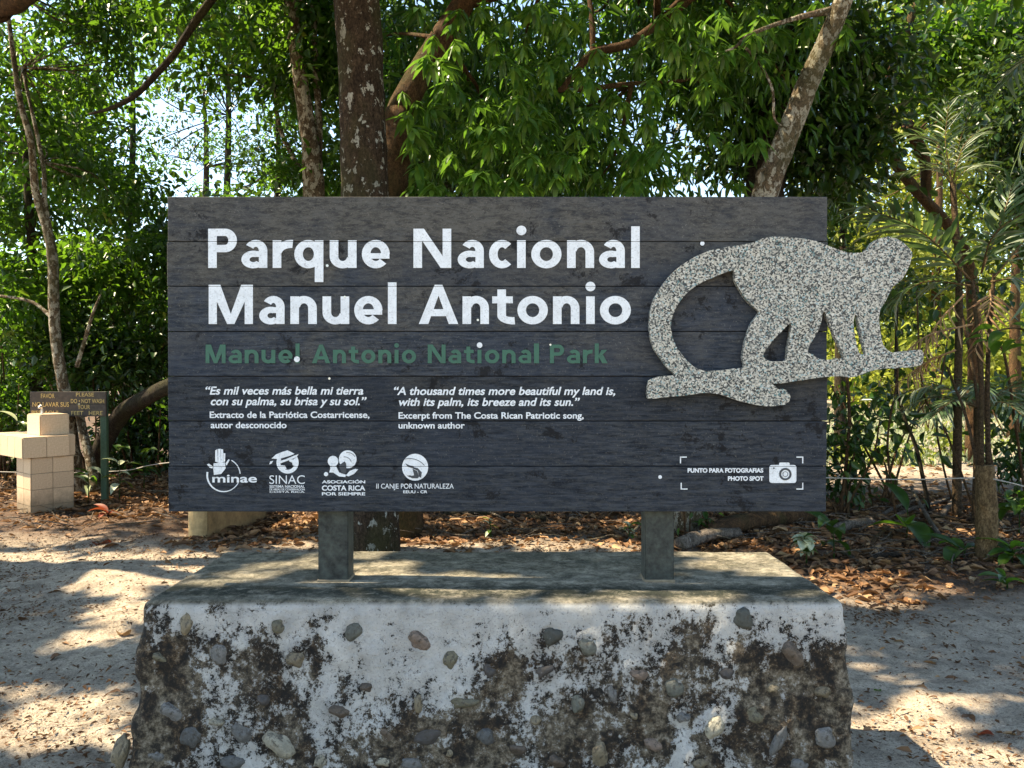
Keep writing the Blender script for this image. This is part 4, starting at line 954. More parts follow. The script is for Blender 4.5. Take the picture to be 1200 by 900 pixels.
shrub('low yellow green grassy bush on the clearing floor behind the wire', 1030, 13, [(1010, 535, 13, .5, .12, 7), (1050, 538, 13, .5, .12, 7)], 'leaf_yellow', 412, .09)
shrub('low yellow green grassy bush on the clearing floor right of the first', 1120, 14, [(1110, 525, 14, .6, .14, 7), (1130, 510, 15, .6, .14, 7)], 'leaf_yellow', 413, .09)
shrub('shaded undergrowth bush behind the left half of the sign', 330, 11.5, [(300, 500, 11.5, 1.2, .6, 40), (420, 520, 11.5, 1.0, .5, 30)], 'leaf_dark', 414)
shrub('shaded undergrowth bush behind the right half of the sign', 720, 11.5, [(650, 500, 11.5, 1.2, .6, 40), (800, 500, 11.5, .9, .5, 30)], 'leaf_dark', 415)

rng = np.random.default_rng(91); n_ = 16000
x = rng.uniform(3.5, 16, n_); y = rng.uniform(12.5, 28, n_); k = (x > y*.33) & (np.sin(x*1.3)*np.sin(y*.9+1) > -.45); x, y = x[k], y[k]; n_ = len(x)
P = np.stack([x, y, hgt(x, y)-.01], -1); D = rng.normal(0, .35, (n_, 3)); D[:, 2] = 1; N = rng.normal(size=(n_, 3)); N[:, 2] = .1; L = rng.uniform(.06, .24, n_)
V, Q = leaf_geo(P, D, N, L, L*.14, .1, .35)
o = link('dry_grass', mesh_np('dry_grass', V, Q, mat=M['leaf_pale'], tone=np.repeat(rng.uniform(0, .6, n_), 2))); tag(o, 'pale straw coloured grass on the floor of the sunlit clearing', 'grass', kind='stuff')
# saplings: bare thin stems in front of the clearing
SAP = [('thin dark sapling rising in front of the clearing, just right of the sign', [(985, 590, 8.6), (995, 500, 8.6), (992, 420, 8.7), (996, 330, 8.8)], .022),
 ('slightly leaning sapling left of the middle of the clearing', [(1052, 590, 8.4), (1040, 520, 8.4), (1052, 440, 8.4), (1050, 380, 8.5)], .014),
 ('dark sapling leaning left across the middle of the clearing', [(1092, 590, 8.8), (1075, 530, 8.8), (1060, 490, 8.8), (1050, 440, 8.9), (1052, 340, 9)], .024),
 ('long thin sapling slanting from the monkey branch down to the palm stub', [(1150, 560, 8.2), (1110, 510, 8.2), (1085, 470, 8.2), (1078, 420, 8.2), (1074, 340, 8.4)], .013),
 ('thin stem left of the palm stub, slightly bent', [(1120, 590, 9.2), (1104, 540, 9.2), (1098, 490, 9.2), (1110, 400, 9.2)], .014),
 ('slanting dark sapling right of the palm stub', [(1210, 480, 7.8), (1180, 430, 7.8), (1166, 400, 7.8), (1150, 350, 7.9)], .016),
 ('thin pale upright stem close beside the right sign post', [(803, 645, 7.4), (802, 600, 7.4), (800, 540, 7.4)], .012),
 ('second pale stem a little right of the right sign post', [(808, 645, 7.5), (809, 600, 7.5), (812, 540, 7.5)], .009),
 ('thin upright sapling behind the wire left of the sign', [(182, 585, 10.4), (185, 540, 10.4), (188, 480, 10.4)], .016)]
rs = random.Random(9)
for k, (lab, pts_, r_) in enumerate(SAP):
    P = P3(*pts_); g0 = gxy(pts_[0][0], pts_[0][2]); P[0] = g0-Vector((0, 0, .05))
    r = thing('sapling', lab, 'sapling', g0, 'saplings behind the sign')
    link('stem', mesh_np('stem', *tube(P, [r_]+[r_*.85]*(len(P)-2)+[r_*.5], 7, 5, .08, k), M['bark_brown' if k != 2 else 'bark_dark'], True), r)
    bb = [(P[-1], (.25, .2, .18), 5, 14, .08, .5), (P[len(P)//2], (.2, .2, .15), 1, 5, .05, .5)]
    me, CC = leaf_mesh('foliage', bb, M['leaf_dark' if k < 6 else 'leaf_mid'], 700+k, .5); link('foliage', me, r)

# ------------------------------------------------------------------ palms
def blade(L=.34, wv=(.004, .013, .016, .011, .001), droop=.25):
    V, Q, T = [], [], []; p = np.zeros(3); d = np.array([0, 1., 0])
    for k, wd in enumerate(wv):
        V += [p+np.array([-wd, 0, wd*.5]), p.copy(), p+np.array([wd, 0, wd*.5])]
        d = d+np.array([0, 0, -droop*.5]); d /= np.linalg.norm(d); p = p+d*L/4
    for k in range(4):
        q = k*3; Q += [[q, q+1, q+4, q+3], [q+1, q+2, q+5, q+4]]; T += [.5, .5]
    return np.array(V), np.array(Q), np.array(T)
lf = []
for k in range(5):
    V, Q, T = blade(.34, droop=.12+.14*k); lf.append(mesh_np('leaflet', V, Q, mat=M['leaf_palm'], tone=T*0+.15+.2*k))
lf_dry = []
for k in range(3):
    V, Q, T = blade(.30, (.003, .008, .009, .006, .001), .3+.3*k); lf_dry.append(mesh_np('leaflet', V, Q, mat=M['leaf_dry'], tone=T*0+.35+.25*k))
def frond(root, ctrl, nleaf, Lf, seed, objs=True, dry=False, rr=.010, start=.12, curlw=1.0):
    """ctrl: world points of the midrib"""
    rs_ = random.Random(seed); P, R = catmull(ctrl, [rr]*len(ctrl), 8); R = np.linspace(rr, .003, len(P))
    V, Q, T = tube(ctrl, list(np.linspace(rr, .003, len(ctrl))), 6, 8)
    fr_ = link('frond', mesh_np('frond', V, Q, T, M['leaf_dry' if dry else 'palm_stub'], True, tone=np.full(len(Q)+len(T), .75)), root)
    acc = []
    for k in range(nleaf):
        s = start+(1-start)*(k//2+.5)/(nleaf/2); idx = min(len(P)-2, int(s*(len(P)-1)))
        f_ = s*(len(P)-1)-idx; p = Vector(P[idx]*(1-f_)+P[idx+1]*f_); d = Vector(P[min(idx+1, len(P)-1)]-P[max(idx-1, 0)]).normalized()
        side = 1 if k % 2 else -1
        lat = d.cross(Vector((0, 0, 1)));  lat = lat.normalized() if lat.length > .05 else Vector((1, 0, 0))
        upv = lat.cross(d).normalized()
        ang = rad(62-34*s+rs_.uniform(-7, 7))
        dr = (d*math.cos(ang)+lat*side*math.sin(ang)+upv*rs_.uniform(.05, .35)).normalized()
        ln = Lf*(.55+.6*math.sin(math.pi*min(.98, .15+s*.8)))/.34*rs_.uniform(.85, 1.1)
        xax = dr.cross(upv).normalized(); zax = xax.cross(dr)
        mat3 = Matrix((xax, dr, zax)).transposed().to_4x4()
        ms = (lf_dry if dry else lf); me = ms[rs_.randrange(len(ms))]
        if objs:
            o = link('leaflet', me, fr_, p); o.rotation_euler = mat3.to_euler(); o.scale = (curlw, ln, ln)
        else: acc.append((me, Matrix.Translation(p) @ mat3 @ Matrix.Diagonal((curlw, ln, ln, 1))))
    if acc:
        Vs, Qs, Ts, o_ = [], [], [], 0
        for me, m4 in acc:
            n_ = len(me.vertices); a = np.empty(n_*3, 'f'); me.vertices.foreach_get('co', a); a = a.reshape(-1, 3)
            m_ = np.array(m4); Vs.append(a @ m_[:3, :3].T+m_[:3, 3]); q = np.empty(len(me.loops), 'i'); me.loops.foreach_get('vertex_index', q)
            Qs.append(q.reshape(-1, 4)+o_); t_ = np.empty(len(me.polygons), 'f'); me.attributes['tone'].data.foreach_get('value', t_); Ts.append(t_); o_ += n_
        o = link('leaflets', mesh_np('leaflets', np.vstack(Vs), np.vstack(Qs), mat=acc[0][0].materials[0], tone=np.concatenate(Ts)), fr_); o['kind'] = 'stuff'
    return fr_
# palm A, right of the monkey
bA = gp(1155, 655); dA = bA.y
pa = thing('palm_tree', 'small feathery palm on a short brown trunk right of the monkey figure', 'palm tree', bA, 'palms at the right')
link('trunk', mesh_np('trunk', *tube([bA-Vector((0, 0, .08)), pt(1156, 600, dA), pt(1154, 545, dA)], [.088, .084, .070], 14, 6, .04, 3), M['palm_stub'], True), pa)
for k, (a, b_, r_) in enumerate((((1150, 545), (1140, 330), .022), ((1158, 545), (1165, 320), .022), ((1145, 545), (1110, 430), .013), ((1162, 545), (1150, 380), .014), ((1152, 545), (1128, 370), .016))):
    link('stem', mesh_np('stem', *tube(P3((*a, dA+.02*k), ((a[0]+b_[0])/2+4*(-1)**k, (a[1]+b_[1])/2, dA+.1*k), (*b_, dA+.12*k)), [r_, r_*.9, r_*.7], 9, 5, .10, k), M['palm_bark'], True), pa)
FA = [((1140, 330), (1080, 272), (1016, 244), -.3), ((1150, 320), (1172, 262), (1188, 215), .1), ((1165, 325), (1215, 270), (1270, 262), .2), ((1140, 335), (1085, 330), (1048, 352), .2),
      ((1160, 330), (1200, 330), (1225, 390), -.4), ((1150, 320), (1165, 275), (1215, 240), -.8)]
for k, (a, b_, c_, dz) in enumerate(FA):
    frond(pa, P3((*a, dA+.1), (*b_, dA+.1+dz*.5), (*c_, dA+.1+dz)), 46 if k == 0 else 32, .44 if k == 0 else .34, 900+k, curlw=1.6 if k == 0 else 1.0)
for k, (a, b_, c_, dz) in enumerate([((1130, 345), (1095, 385), (1075, 440), .2), ((1160, 340), (1160, 360), (1142, 412), -.1), ((1140, 380), (1090, 392), (1062, 412), .0), ((1120, 410), (1085, 425), (1050, 450), .3)]):
    frond(pa, P3((*a, dA), (*b_, dA+dz*.5), (*c_, dA+dz)), 24, .26, 930+k, False, True)
# palm B: higher crown behind
bB = gxy(1122, 8.6)
pb = thing('palm_tree', 'taller thin palm whose greyish crown shows above the nearer palm', 'palm tree', bB, 'palms at the right')
link('trunk', mesh_np('trunk', *tube([bB-Vector((0, 0, .08))]+P3((1122, 480, 8.6), (1124, 330, 8.6), (1116, 215, 8.6)), [.05, .045, .035, .03], 10, 6, .05, 3), M['palm_bark'], True), pb)
for k, (b_, c_, dz) in enumerate([((1092, 196), (1052, 205), .2), ((1100, 170), (1064, 156), .1), ((1108, 165), (1112, 120), .3), ((1130, 170), (1162, 142), .2), ((1142, 195), (1176, 214), .0), ((1125, 165), (1140, 122), .6)]):
    frond(pb, P3((1116, 215, 8.6), (*b_, 8.6+dz*.6), (*c_, 8.6+dz)), 30, .30, 950+k, False, rr=.007, curlw=.62)
# palm C: low dark one inside the clearing
bC = gxy(1145, 7.9)
pc = thing('palm_tree', 'low dark palm with stiff fanning fronds behind the brown palm stub', 'palm tree', bC, 'palms at the right')
link('trunk', mesh_np('trunk', *tube([bC-Vector((0, 0, .08))]+P3((1146, 540, 7.9), (1146, 478, 7.9)), [.05, .045, .035], 10, 6, .05, 3), M['palm_bark'], True), pc)
for k in range(11):
    a = k*2*math.pi/11+.2; c0 = pt(1146, 478, 7.9); L = .75
    frond(pc, [c0, c0+Vector((math.cos(a)*L*.5, math.sin(a)*L*.5, .16+.1*math.sin(k*3))), c0+Vector((math.cos(a)*L, math.sin(a)*L, .04+.16*math.sin(k*3)))], 30, .26, 970+k, False, rr=.007, start=.25, curlw=.8)
# palm D: deep shade at the right edge, top
bD = gxy(1340, 8.0)
pd = thing('palm_tree', 'dark palm beyond the right edge with fronds hanging into the upper right', 'palm tree', bD, 'palms at the right')
cD = pt(1250, 60, 8.0)
link('trunk', mesh_np('trunk', *tube([bD-Vector((0, 0, .08)), (bD+cD)/2, cD], [.09, .08, .07], 10, 8, .05, 3), M['palm_bark'], True), pd)
for k, (b_, c_, dz) in enumerate([((1215, 60), (1180, 95), -.2), ((1225, 110), (1195, 180), .3), ((1240, 130), (1220, 260), .0), ((1230, 10), (1200, -40), .3)]):
    frond(pd, P3((1250, 60, 8.0), (*b_, 8.0+dz*.6), (*c_, 8.0+dz)), 44, .44, 990+k, False, rr=.010)

# ------------------------------------------------------------------ broad leaved plants
def bigleaf(L=.30, W_=.11, droop=.5, tone=.5, mat='leaf_mid', seg=6):
    V, Q, T = [], [], []; p = np.zeros(3); d = np.array([0, .8, .6])
    for k in range(seg+1):
        s = k/seg; wd = W_*.5*math.sin(math.pi*min(1, s**.8*.96+.03))+.001
        V += [p+np.array([-wd, 0, wd*.45]), p+np.array([-wd*.5, 0, wd*.12]), p.copy(), p+np.array([wd*.5, 0, wd*.12]), p+np.array([wd, 0, wd*.45])]
        d = d+np.array([0, 0, -droop/seg]); d /= np.linalg.norm(d); p = p+d*L/seg
    for k in range(seg):
        for c_ in range(4):
            q = k*5+c_; Q.append([q, q+1, q+6, q+5]); T.append(tone+(.06 if k % 2 else -.06))
    return mesh_np('leaf', np.array(V), np.array(Q), mat=M[mat], tone=T, smooth=True)
BL = {k: [bigleaf(.30, w_, dr, tn, m_) for w_, dr, tn in ((.10, .9, t0), (.12, 1.3, t0+.15), (.09, 1.8, t0-.1))] for k, m_, t0 in (('mid', 'leaf_mid', .6), ('dark', 'leaf_dark', .6), ('pale', 'leaf_pale', .6), ('red', 'leaf_red', .5))}
def plant(label, base, kind, nl, L, seed, h=.15, group='broad leaved plants on the forest floor', name='leafy_plant', kinds=None, spread=1.0, wide=1.0):
    rs_ = random.Random(seed); r = thing(name, label, 'plant', base, group)
    top = Vector(base)+Vector((rs_.uniform(-.03, .03), 0, h))
    link('stem', mesh_np('stem', *tube([Vector(base)-Vector((0, 0, .03)), (Vector(base)+top)/2+Vector((.01, 0, 0)), top], [.008, .006, .004], 6, 3), M['leaf_mid'], True, ), r)
    for k in range(nl):
        kk = kinds[k % len(kinds)] if kinds else kind
        f_ = rs_.uniform(.35, 1); o = link('leaf', BL[kk][k % 3], r, Vector(base).lerp(top, f_)); s = L/.30*rs_.uniform(.7, 1.15)
        o.scale = (s*wide, s, s); o.rotation_euler = (rs_.uniform(-.5, .4), rs_.uniform(-.2, .2), k*2.4*spread+rs_.uniform(-.3, .3))
    return r
plant('small plant with pale cream flowers beside the right back corner of the pedestal', gp(945, 662), 'pale', 34, .12, 1, .26, kinds=['pale', 'pale', 'pale', 'mid', 'pale'], name='flowering_plant', wide=1.9)
plant('pale leaved plant peeping out left of the right sign post', gp(735, 634), 'pale', 9, .13, 2, .16, kinds=['pale', 'mid', 'pale'])
plant('tiny bright green seedling on the lit litter under the sign middle', gp(575, 632), 'mid', 7, .10, 3, .20, kinds=['mid', 'pale'], name='seedling')
plant('broad dark leaf plant hanging by the lower right corner of the sign', gxy(978, 6.6), 'dark', 6, .34, 4, .32)
plant('ginger like plant with wide green leaves among the dead branches', gp(1062, 632), 'mid', 5, .46, 5, .34, kinds=['dark', 'mid'])
plant('low plant with one wide striped leaf left of the palm stub', gp(1128, 655), 'mid', 4, .40, 6, .10, kinds=['mid', 'dark'])
plant('low green plant at the right edge above the litter', gp(1186, 660), 'dark', 10, .26, 7, .18, kinds=['dark', 'mid'])
plant('second low green plant at the right edge, nearer the path', gp(1180, 690), 'dark', 7, .20, 8, .08, kinds=['mid', 'dark'])
plant('green plant at the far right beside the wire', gxy(1195, 7.6), 'dark', 12, .34, 9, .45, kinds=['dark', 'mid'])
plant('pale leaved plant at the foot of the green sign post', gxy(102, 9.35), 'pale', 10, .26, 10, .45, kinds=['pale', 'mid'])
plant('bright pale leaved plant right of the green sign post', gxy(139, 9.4), 'pale', 8, .24, 11, .62, kinds=['pale', 'dark'])
plant('pale leaved plant behind the fountain basin at the left edge', gxy(20, 10.4), 'pale', 12, .26, 12, 1.1, kinds=['pale', 'dark', 'mid'])
plant('dark green plant between the small sign and the large sign', gxy(168, 10.2), 'dark', 10, .30, 13, .5)
plant('small dark plant under the sign right of the right post', gp(830, 634), 'dark', 6, .16, 14, .25)
plant('dried red brown palm leaf tuft lying at the green sign post', gp(124, 606), 'red', 6, .22, 15, .05, name='dry_leaf_tuft', group=None)
# leafy spray at the right edge, mid height: hangs from a thin sapling
sb = gxy(1230, 6.4); spray = thing('leafy_branch', 'spray of large bright green leaves reaching in from the right edge at monkey height', 'branch', sb)
link('stem', mesh_np('stem', *tube([sb-Vector((0, 0, .05))]+P3((1235, 500, 6.4), (1225, 410, 6.3), (1195, 385, 6.2), (1150, 392, 6.1)), [.018, .016, .012, .008, .003], 7, 5, .05), M['bark_brown'], True), spray)
rs = random.Random(33)
for k, (x, y) in enumerate(((1150, 395), (1165, 385), (1172, 400), (1185, 380), (1192, 398), (1200, 385), (1205, 405), (1160, 400), (1178, 390), (1215, 395), (1195, 440), (1205, 445))):
    o = link('leaf', BL['mid'][k % 3], spray, pt(x, y, 6.1+.05*(k % 4))); s = rs.uniform(.45, .75); o.scale = (s*1.6, s, s); o.rotation_euler = (rs.uniform(-.9, -.2), rs.uniform(-.4, .4), rs.uniform(0, 6.28))

# ------------------------------------------------------------------ dead wood on the floor
LOG = [('thick pale broken log end lying right of the sign corner', (975, 628), (1022, 616), .055, 'dead_wood', 0),
 ('long rotting log lying behind the right part of the pedestal', (830, 634), (950, 612), .10, 'bark_brown', 0),
 ('short split grey log behind the right sign post', (795, 645), (865, 630), .065, 'dead_wood', 0),
 ('pale forked branch sticking up in the brush pile', (1100, 628), (1066, 584), .022, 'dead_wood', .16),
 ('pale branch crossing the brush pile to the right', (1050, 605), (1135, 588), .02, 'dead_wood', .1),
 ('thin pale branch slanting down beside the palm stub', (1140, 590), (1185, 640), .018, 'dead_wood', .12),
 ('grey branch lying low left of the wide leaf plant', (1030, 608), (1075, 592), .018, 'dead_wood', .06),
 ('short stub of wood left of the palm stub', (1105, 608), (1122, 590), .03, 'dead_wood', .08),
 ('thin crooked stick on the litter behind the wide leaf plant', (1078, 610), (1150, 622), .012, 'bark_brown', .05),
 ('pale stick leaning on the palm stub', (1155, 640), (1138, 578), .008, 'dead_wood', .25),
 ('small grey stick on the litter by the flowering plant', (982, 650), (1005, 660), .014, 'dead_wood', .01),
 ('dark mossy stick at the edge of the litter', (1018, 658), (1080, 653), .022, 'bark_dark', .0),
 ('curved brown stick below the brush pile', (1020, 645), (1042, 622), .02, 'bark_brown', .03),
 ('thin twig arching over the litter right of the ginger plant', (1115, 668), (1130, 650), .006, 'dead_wood', .08),
 ('pale fallen branch far right of the palm stub', (1165, 608), (1230, 622), .02, 'dead_wood', .12),
 ('brown branch in the shade right of the sign post', (735, 636), (770, 600), .015, 'dead_wood', .2),
 ('brown fallen branch seen under the sign beside the big trunk', (520, 604), (640, 612), .03, 'bark_dark', .02),
 ('crooked branch in the leaf litter under the sign', (560, 602), (600, 620), .012, 'dead_wood', .06)]
for k, (lab, a, b_, r_, mt, up) in enumerate(LOG):
    A = gp(*a)+Vector((0, 0, r_*.7)); B = gp(*b_)+Vector((0, 0, r_*.7+up)); rs_ = random.Random(k)
    if (B-A).length > 2.2: B = A+(B-A).normalized()*2.2
    mid = (A+B)/2+Vector((rs_.uniform(-.05, .05), 0, rs_.uniform(-.01, .05)))
    V, Q, T = tube([A, A.lerp(mid, .5)+Vector((0, .02, .01)), mid, B], [r_, r_*1.02, r_*.9, r_*.75], 10, 6, .12, k)
    o = link('log' if r_ > .04 else 'dead_branch', mesh_np('wood', V-np.array(A), Q, T, M[mt], True), None, A)
    tag(o, lab, 'log' if r_ > .04 else 'branch', 'dead wood on the forest floor')
# brush: uncountable twigs
rng = np.random.default_rng(55); parts = []
for k in range(420):
    if k < 270: px, py = rng.uniform(960, 1230), rng.uniform(578, 660)
    elif k < 350: px, py = rng.uniform(460, 960), rng.uniform(598, 640)
    else: px, py = rng.uniform(-40, 220), rng.uniform(560, 625)
    A = gp(px, py); a = rng.uniform(0, 6.28); L = rng.uniform(.12, .6); B = A+Vector((math.cos(a)*L, math.sin(a)*L*.6, rng.uniform(-.01, .14))); r_ = rng.uniform(.002, .007)
    A.z += .01+rng.uniform(0, .08); parts.append(tube([A, (A+B)/2+Vector(rng.normal(0, .03, 3)), B], [r_, r_, r_*.5], 5, 2))
o = link('brushwood', mesh_np('brushwood', *join(parts), M['dead_wood'], True)); tag(o, 'tangle of thin dead twigs on the shaded forest floor', 'twigs', kind='stuff')

# ------------------------------------------------------------------ leaf litter
def scatter(n_, fpx, L0, L1, seed, dens=None):
    rng = np.random.default_rng(seed); pts_ = fpx(rng, n_)
    x, y = pts_[:, 0], pts_[:, 1]; z = hgt(x, y)
    P = np.stack([x, y, z+rng.uniform(.004, .030, n_)], -1); a = rng.uniform(0, 2*math.pi, n_)
    D = np.stack([np.cos(a), np.sin(a), rng.normal(.05, .22, n_)], -1); N = rng.normal(0, .42, (n_, 3)); N[:, 2] += 1
    L = rng.uniform(L0, L1, n_); V, Q = leaf_geo(P, D, N, L, L*rng.uniform(.3, .5, n_), .3, .22)
    V[:, 2] = np.maximum(V[:, 2], hgt(V[:, 0], V[:, 1])+.002)
    return V, Q, rng
def inside(x, y): return (x > PX0-.1) & (x < PX1+.1) & (y > PY0-.1) & (y < PY1+.05)
def band(rng, n_):
    out = []
    while sum(map(len, out)) < n_:
        x = rng.uniform(-9, 10, n_); y = rng.uniform(5.2, 13, n_)
        lim = np.where(x < 0, 8.7, np.clip(8.9-1.9*(x-.6), 6.0, 8.9)) + .35*np.sin(x*1.7)+.2*np.sin(x*4.1)
        lim = np.where((x > -3.2) & (x < 1.5), 7.3+.2*np.sin(x*3), lim)
        pr = 1/(1+np.exp(-(y-lim)/.16)); pr = np.where((x > 3.6) & (y > 10), pr*.25, pr)
        k = rng.random(n_) < pr*np.where((x > 3.6) & (y > 10), .35, 1); out.append(np.stack([x[k], y[k]], -1))
    return np.vstack(out)[:n_]
V, Q, rng = scatter(26000, band, .05, .15, 61)
T = np.clip(rng.beta(1.6, 2.0, len(Q)//2), 0, 1); 
o = link('leaf_litter', mesh_np('leaf_litter', V, Q, mat=M['leaf_dry'], tone=np.repeat(T, 2))); tag(o, 'thick brown leaf litter under the trees', 'leaf litter', kind='stuff')
def sandy(rng, n_):
    out = []
    while sum(map(len, out)) < n_:
        x = rng.uniform(-6, 6, n_); y = rng.uniform(1.8, 8.6, n_)
        cl = .5+.5*np.sin(x*2.3+1.1*np.sin(y*1.9))*np.sin(y*2.9+x)
        k = (rng.random(n_) < .18+.82*cl**2) & ~inside(x, y); out.append(np.stack([x[k], y[k]], -1))
    return np.vstack(out)[:n_]
V, Q, rng = scatter(20000, band, .012, .05, 65); T = rng.beta(1.2, 3.0, len(Q)//2)
o = link('litter_fragments', mesh_np('litter_fragments', V, Q, mat=M['leaf_dry'], tone=np.repeat(T, 2))); tag(o, 'broken leaf fragments matted on the forest floor', 'leaf litter', kind='stuff')
V, Q, rng = scatter(34000, sandy, .007, .036, 62); T = rng.beta(1.0, 4.2, len(Q)//2)
V[:, 2] -= .004
o = link('leaf_crumbs', mesh_np('leaf_crumbs', V, Q, mat=M['leaf_dry'], tone=np.repeat(T, 2))); tag(o, 'dark crumbs of leaf and bark scattered over the sand', 'leaf crumbs', kind='stuff')
def sandy2(rng, n_):
    p = sandy(rng, n_*3); k = (p[:, 0] > 0) | (rng.random(len(p)) < .45); return p[k][:n_]
V, Q, rng = scatter(1100, sandy2, .03, .075, 63); T = rng.beta(1.3, 2.4, len(Q)//2)
o = link('fallen_leaves', mesh_np('fallen_leaves', V, Q, mat=M['leaf_dry'], tone=np.repeat(T, 2))); tag(o, 'small dry leaves strewn on the sandy path', 'fallen leaves', kind='stuff')
# needle-like twigs on the sand
rng = np.random.default_rng(64); parts = []
for x, y in sandy(rng, 1500):
    a = rng.uniform(0, 6.28); L = rng.uniform(.03, .14); z = float(hgt(x, y))+.004; r_ = rng.uniform(.0008, .002)
    parts.append(tube([(x, y, z), (x+math.cos(a)*L*.5, y+math.sin(a)*L*.5, z+.004), (x+math.cos(a+.3)*L, y+math.sin(a+.3)*L, z)], [r_, r_, r_*.6], 4, 1))
o = link('fine_twigs', mesh_np('fine_twigs', *join(parts), M['bark_brown'])); tag(o, 'fine twigs and needles scattered on the sandy path', 'twigs', kind='stuff')
# single large fallen leaves
BIG = [('large crumpled red brown leaf lying on the sand at left', 113, 640, .30, 'red', .2), ('dark brown curled leaf right of the large red one', 140, 640, .24, 'dry', 1.9), ('orange fallen leaf at the back left corner of the pedestal', 302, 640, .16, 'org', .6),
 ('small orange leaf at the left picture edge', 2, 633, .2, 'org', 2.2), ('yellowish fallen leaf on the litter at right', 1070, 676, .18, 'yel', 1.0), ('green yellow fallen leaf near the right edge', 1180, 686, .20, 'yel', 2.4),
 ('brown round leaf standing in the litter just right of the big trunk', 488, 612, .16, 'dry', 1.2), ('tan leaf on the shaded litter right of the sign', 1048, 640, .2, 'tan', .4), ('long tan leaf at the dark stick', 1095, 656, .28, 'tan', 2.8),
 ('brown leaf on the sand close to the pedestal left side', 142, 746, .16, 'yel', .3), ('dark leaf on the left sand', 30, 726, .10, 'dry', .9), ('dark leaf on the sand left of the pedestal', 72, 770, .09, 'dry', 2.1), ('dark flat leaf on the right sand', 1128, 800, .14, 'dry', 1.6),
 ('small green leaf on the sand right of the pedestal', 1032, 813, .06, 'grn', .2), ('brown curled leaf low on the right sand', 1135, 840, .10, 'dry', 2.6), ('reddish leaf near the right picture edge', 1165, 865, .10, 'red', .7), ('brown leaf under the palm at right', 1010, 668, .17, 'tan', 1.7),
 ('tan leaf beside the flowering plant', 925, 668, .14, 'tan', .2), ('orange brown leaf in the middle of the right litter', 1120, 672, .17, 'org', .9)]
bl_ = {}
for k, (mt, tn) in {'red': ('leaf_red', .6), 'dry': ('leaf_dry', .18), 'org': ('leaf_dry', 1.0), 'yel': ('leaf_dry', .85), 'tan': ('leaf_dry', .8), 'grn': ('leaf_mid', .6)}.items(): bl_[k] = bigleaf(.30, .15, 1.6, tn, mt)
for k, (lab, px, py, L, c_, rz) in enumerate(BIG):
    p = gp(px, py); s = L/.30; o = link('fallen_leaf', bl_[c_], None, p+Vector((0, 0, .012))); o.scale = (s*1.1, s, s*1.2); o.rotation_euler = (-.45, .15*math.sin(k), rz)
    tag(o, lab, 'leaf', 'large fallen leaves')

# ------------------------------------------------------------------ tiled foot wash
ft = thing('foot_wash', 'beige tiled fountain with a basin arm and a short tap post', 'fountain', gp(37, 604))
c0 = gp(37, 604); az = rad(51)                    # front normal, from -Y towards +X
nrm = Vector((math.sin(az), -math.cos(az), 0)); U = Vector((-nrm.y, nrm.x, 0)); Vv = -nrm
if U.x < 0: U = -U
def frame(u, v, z): return Vector((c0.x, c0.y, c0.z)) + U*u + Vv*v + Vector((0, 0, z))
zb = c0.z; TOPS = []
tile_me = mesh_bm('tile', box_bm(-.5, .5, 0, 1, -.5, .5, .012, 1), M['tile'])
def tiled(name, u0, u1, v0, v1, z0, z1, nu, nv, nz, top=True):
    bm = box_bm(0, 1, 0, 1, 0, 1)
    for q in bm.verts: q.co = frame(u0+(u1-u0)*q.co.x, v0+(v1-v0)*q.co.y, z0+(z1-z0)*q.co.z)
    bmesh.ops.recalc_face_normals(bm, faces=bm.faces[:]); link(name, mesh_bm(name, bm, M['core']), ft)
    yaw = math.atan2(U.y, U.x); rs_ = random.Random(name)
    def put(c_, wu, wz, ang, flat_=False):
        o = link('tile', tile_me, ft, c_); o.scale = (wu-.006, .009, wz-.006)
        o.rotation_euler = (0, 0, yaw+ang) if not flat_ else Matrix((U, Vector((0, 0, 1)), -Vv)).transposed().to_euler()
        if not flat_: o.rotation_euler.x += rs_.uniform(-.006, .006)
    du, dv, dz_ = (u1-u0)/nu, (v1-v0)/nv, (z1-z0)/nz
    for k in range(nz):
        zc = z0+dz_*(k+.5)
        for a in range(nu):
            put(frame(u0+du*(a+.5), v0-.009, zc), du, dz_, 0); put(frame(u0+du*(a+.5), v1+.009, zc), du, dz_, math.pi)
        for a in range(nv):
            put(frame(u0-.009, v0+dv*(a+.5), zc), dv, dz_, -math.pi/2); put(frame(u1+.009, v0+dv*(a+.5), zc), dv, dz_, math.pi/2)
    if top:
        for a in range(nu):
            for b_ in range(nv): put(frame(u0+du*(a+.5), v0+dv*(b_+.5), z1), du, dv, 0, True)
dB = c0.y
zt = lambda y: pt(60, y, dB+.05).z-zb
tiled('column', 0, .44, 0, .42, -.08, zt(536.5), 2, 2, 4, False)
tiled('basin', -.10, .38, -.05, 1.05, zt(536), zt(512.5), 2, 5, 1)
tiled('basin_end', .385, .45, -.02, .42, zt(536), zt(511.5), 1, 2, 1)
tiled('tap_post', .14, .44, .12, .50, zt(512)+.004, zt(487.5), 1, 1, 1)
tp = frame(.22, .3, zt(487.5)); link('tap', mesh_np('tap', *tube([tp-Vector((0, 0, .01)), tp+Vector((0, 0, .07)), tp+Vector((0, -.03, .10)), tp+Vector((0, -.06, .08))], [.014, .014, .013, .012], 8, 4), M['steel'], True), ft)

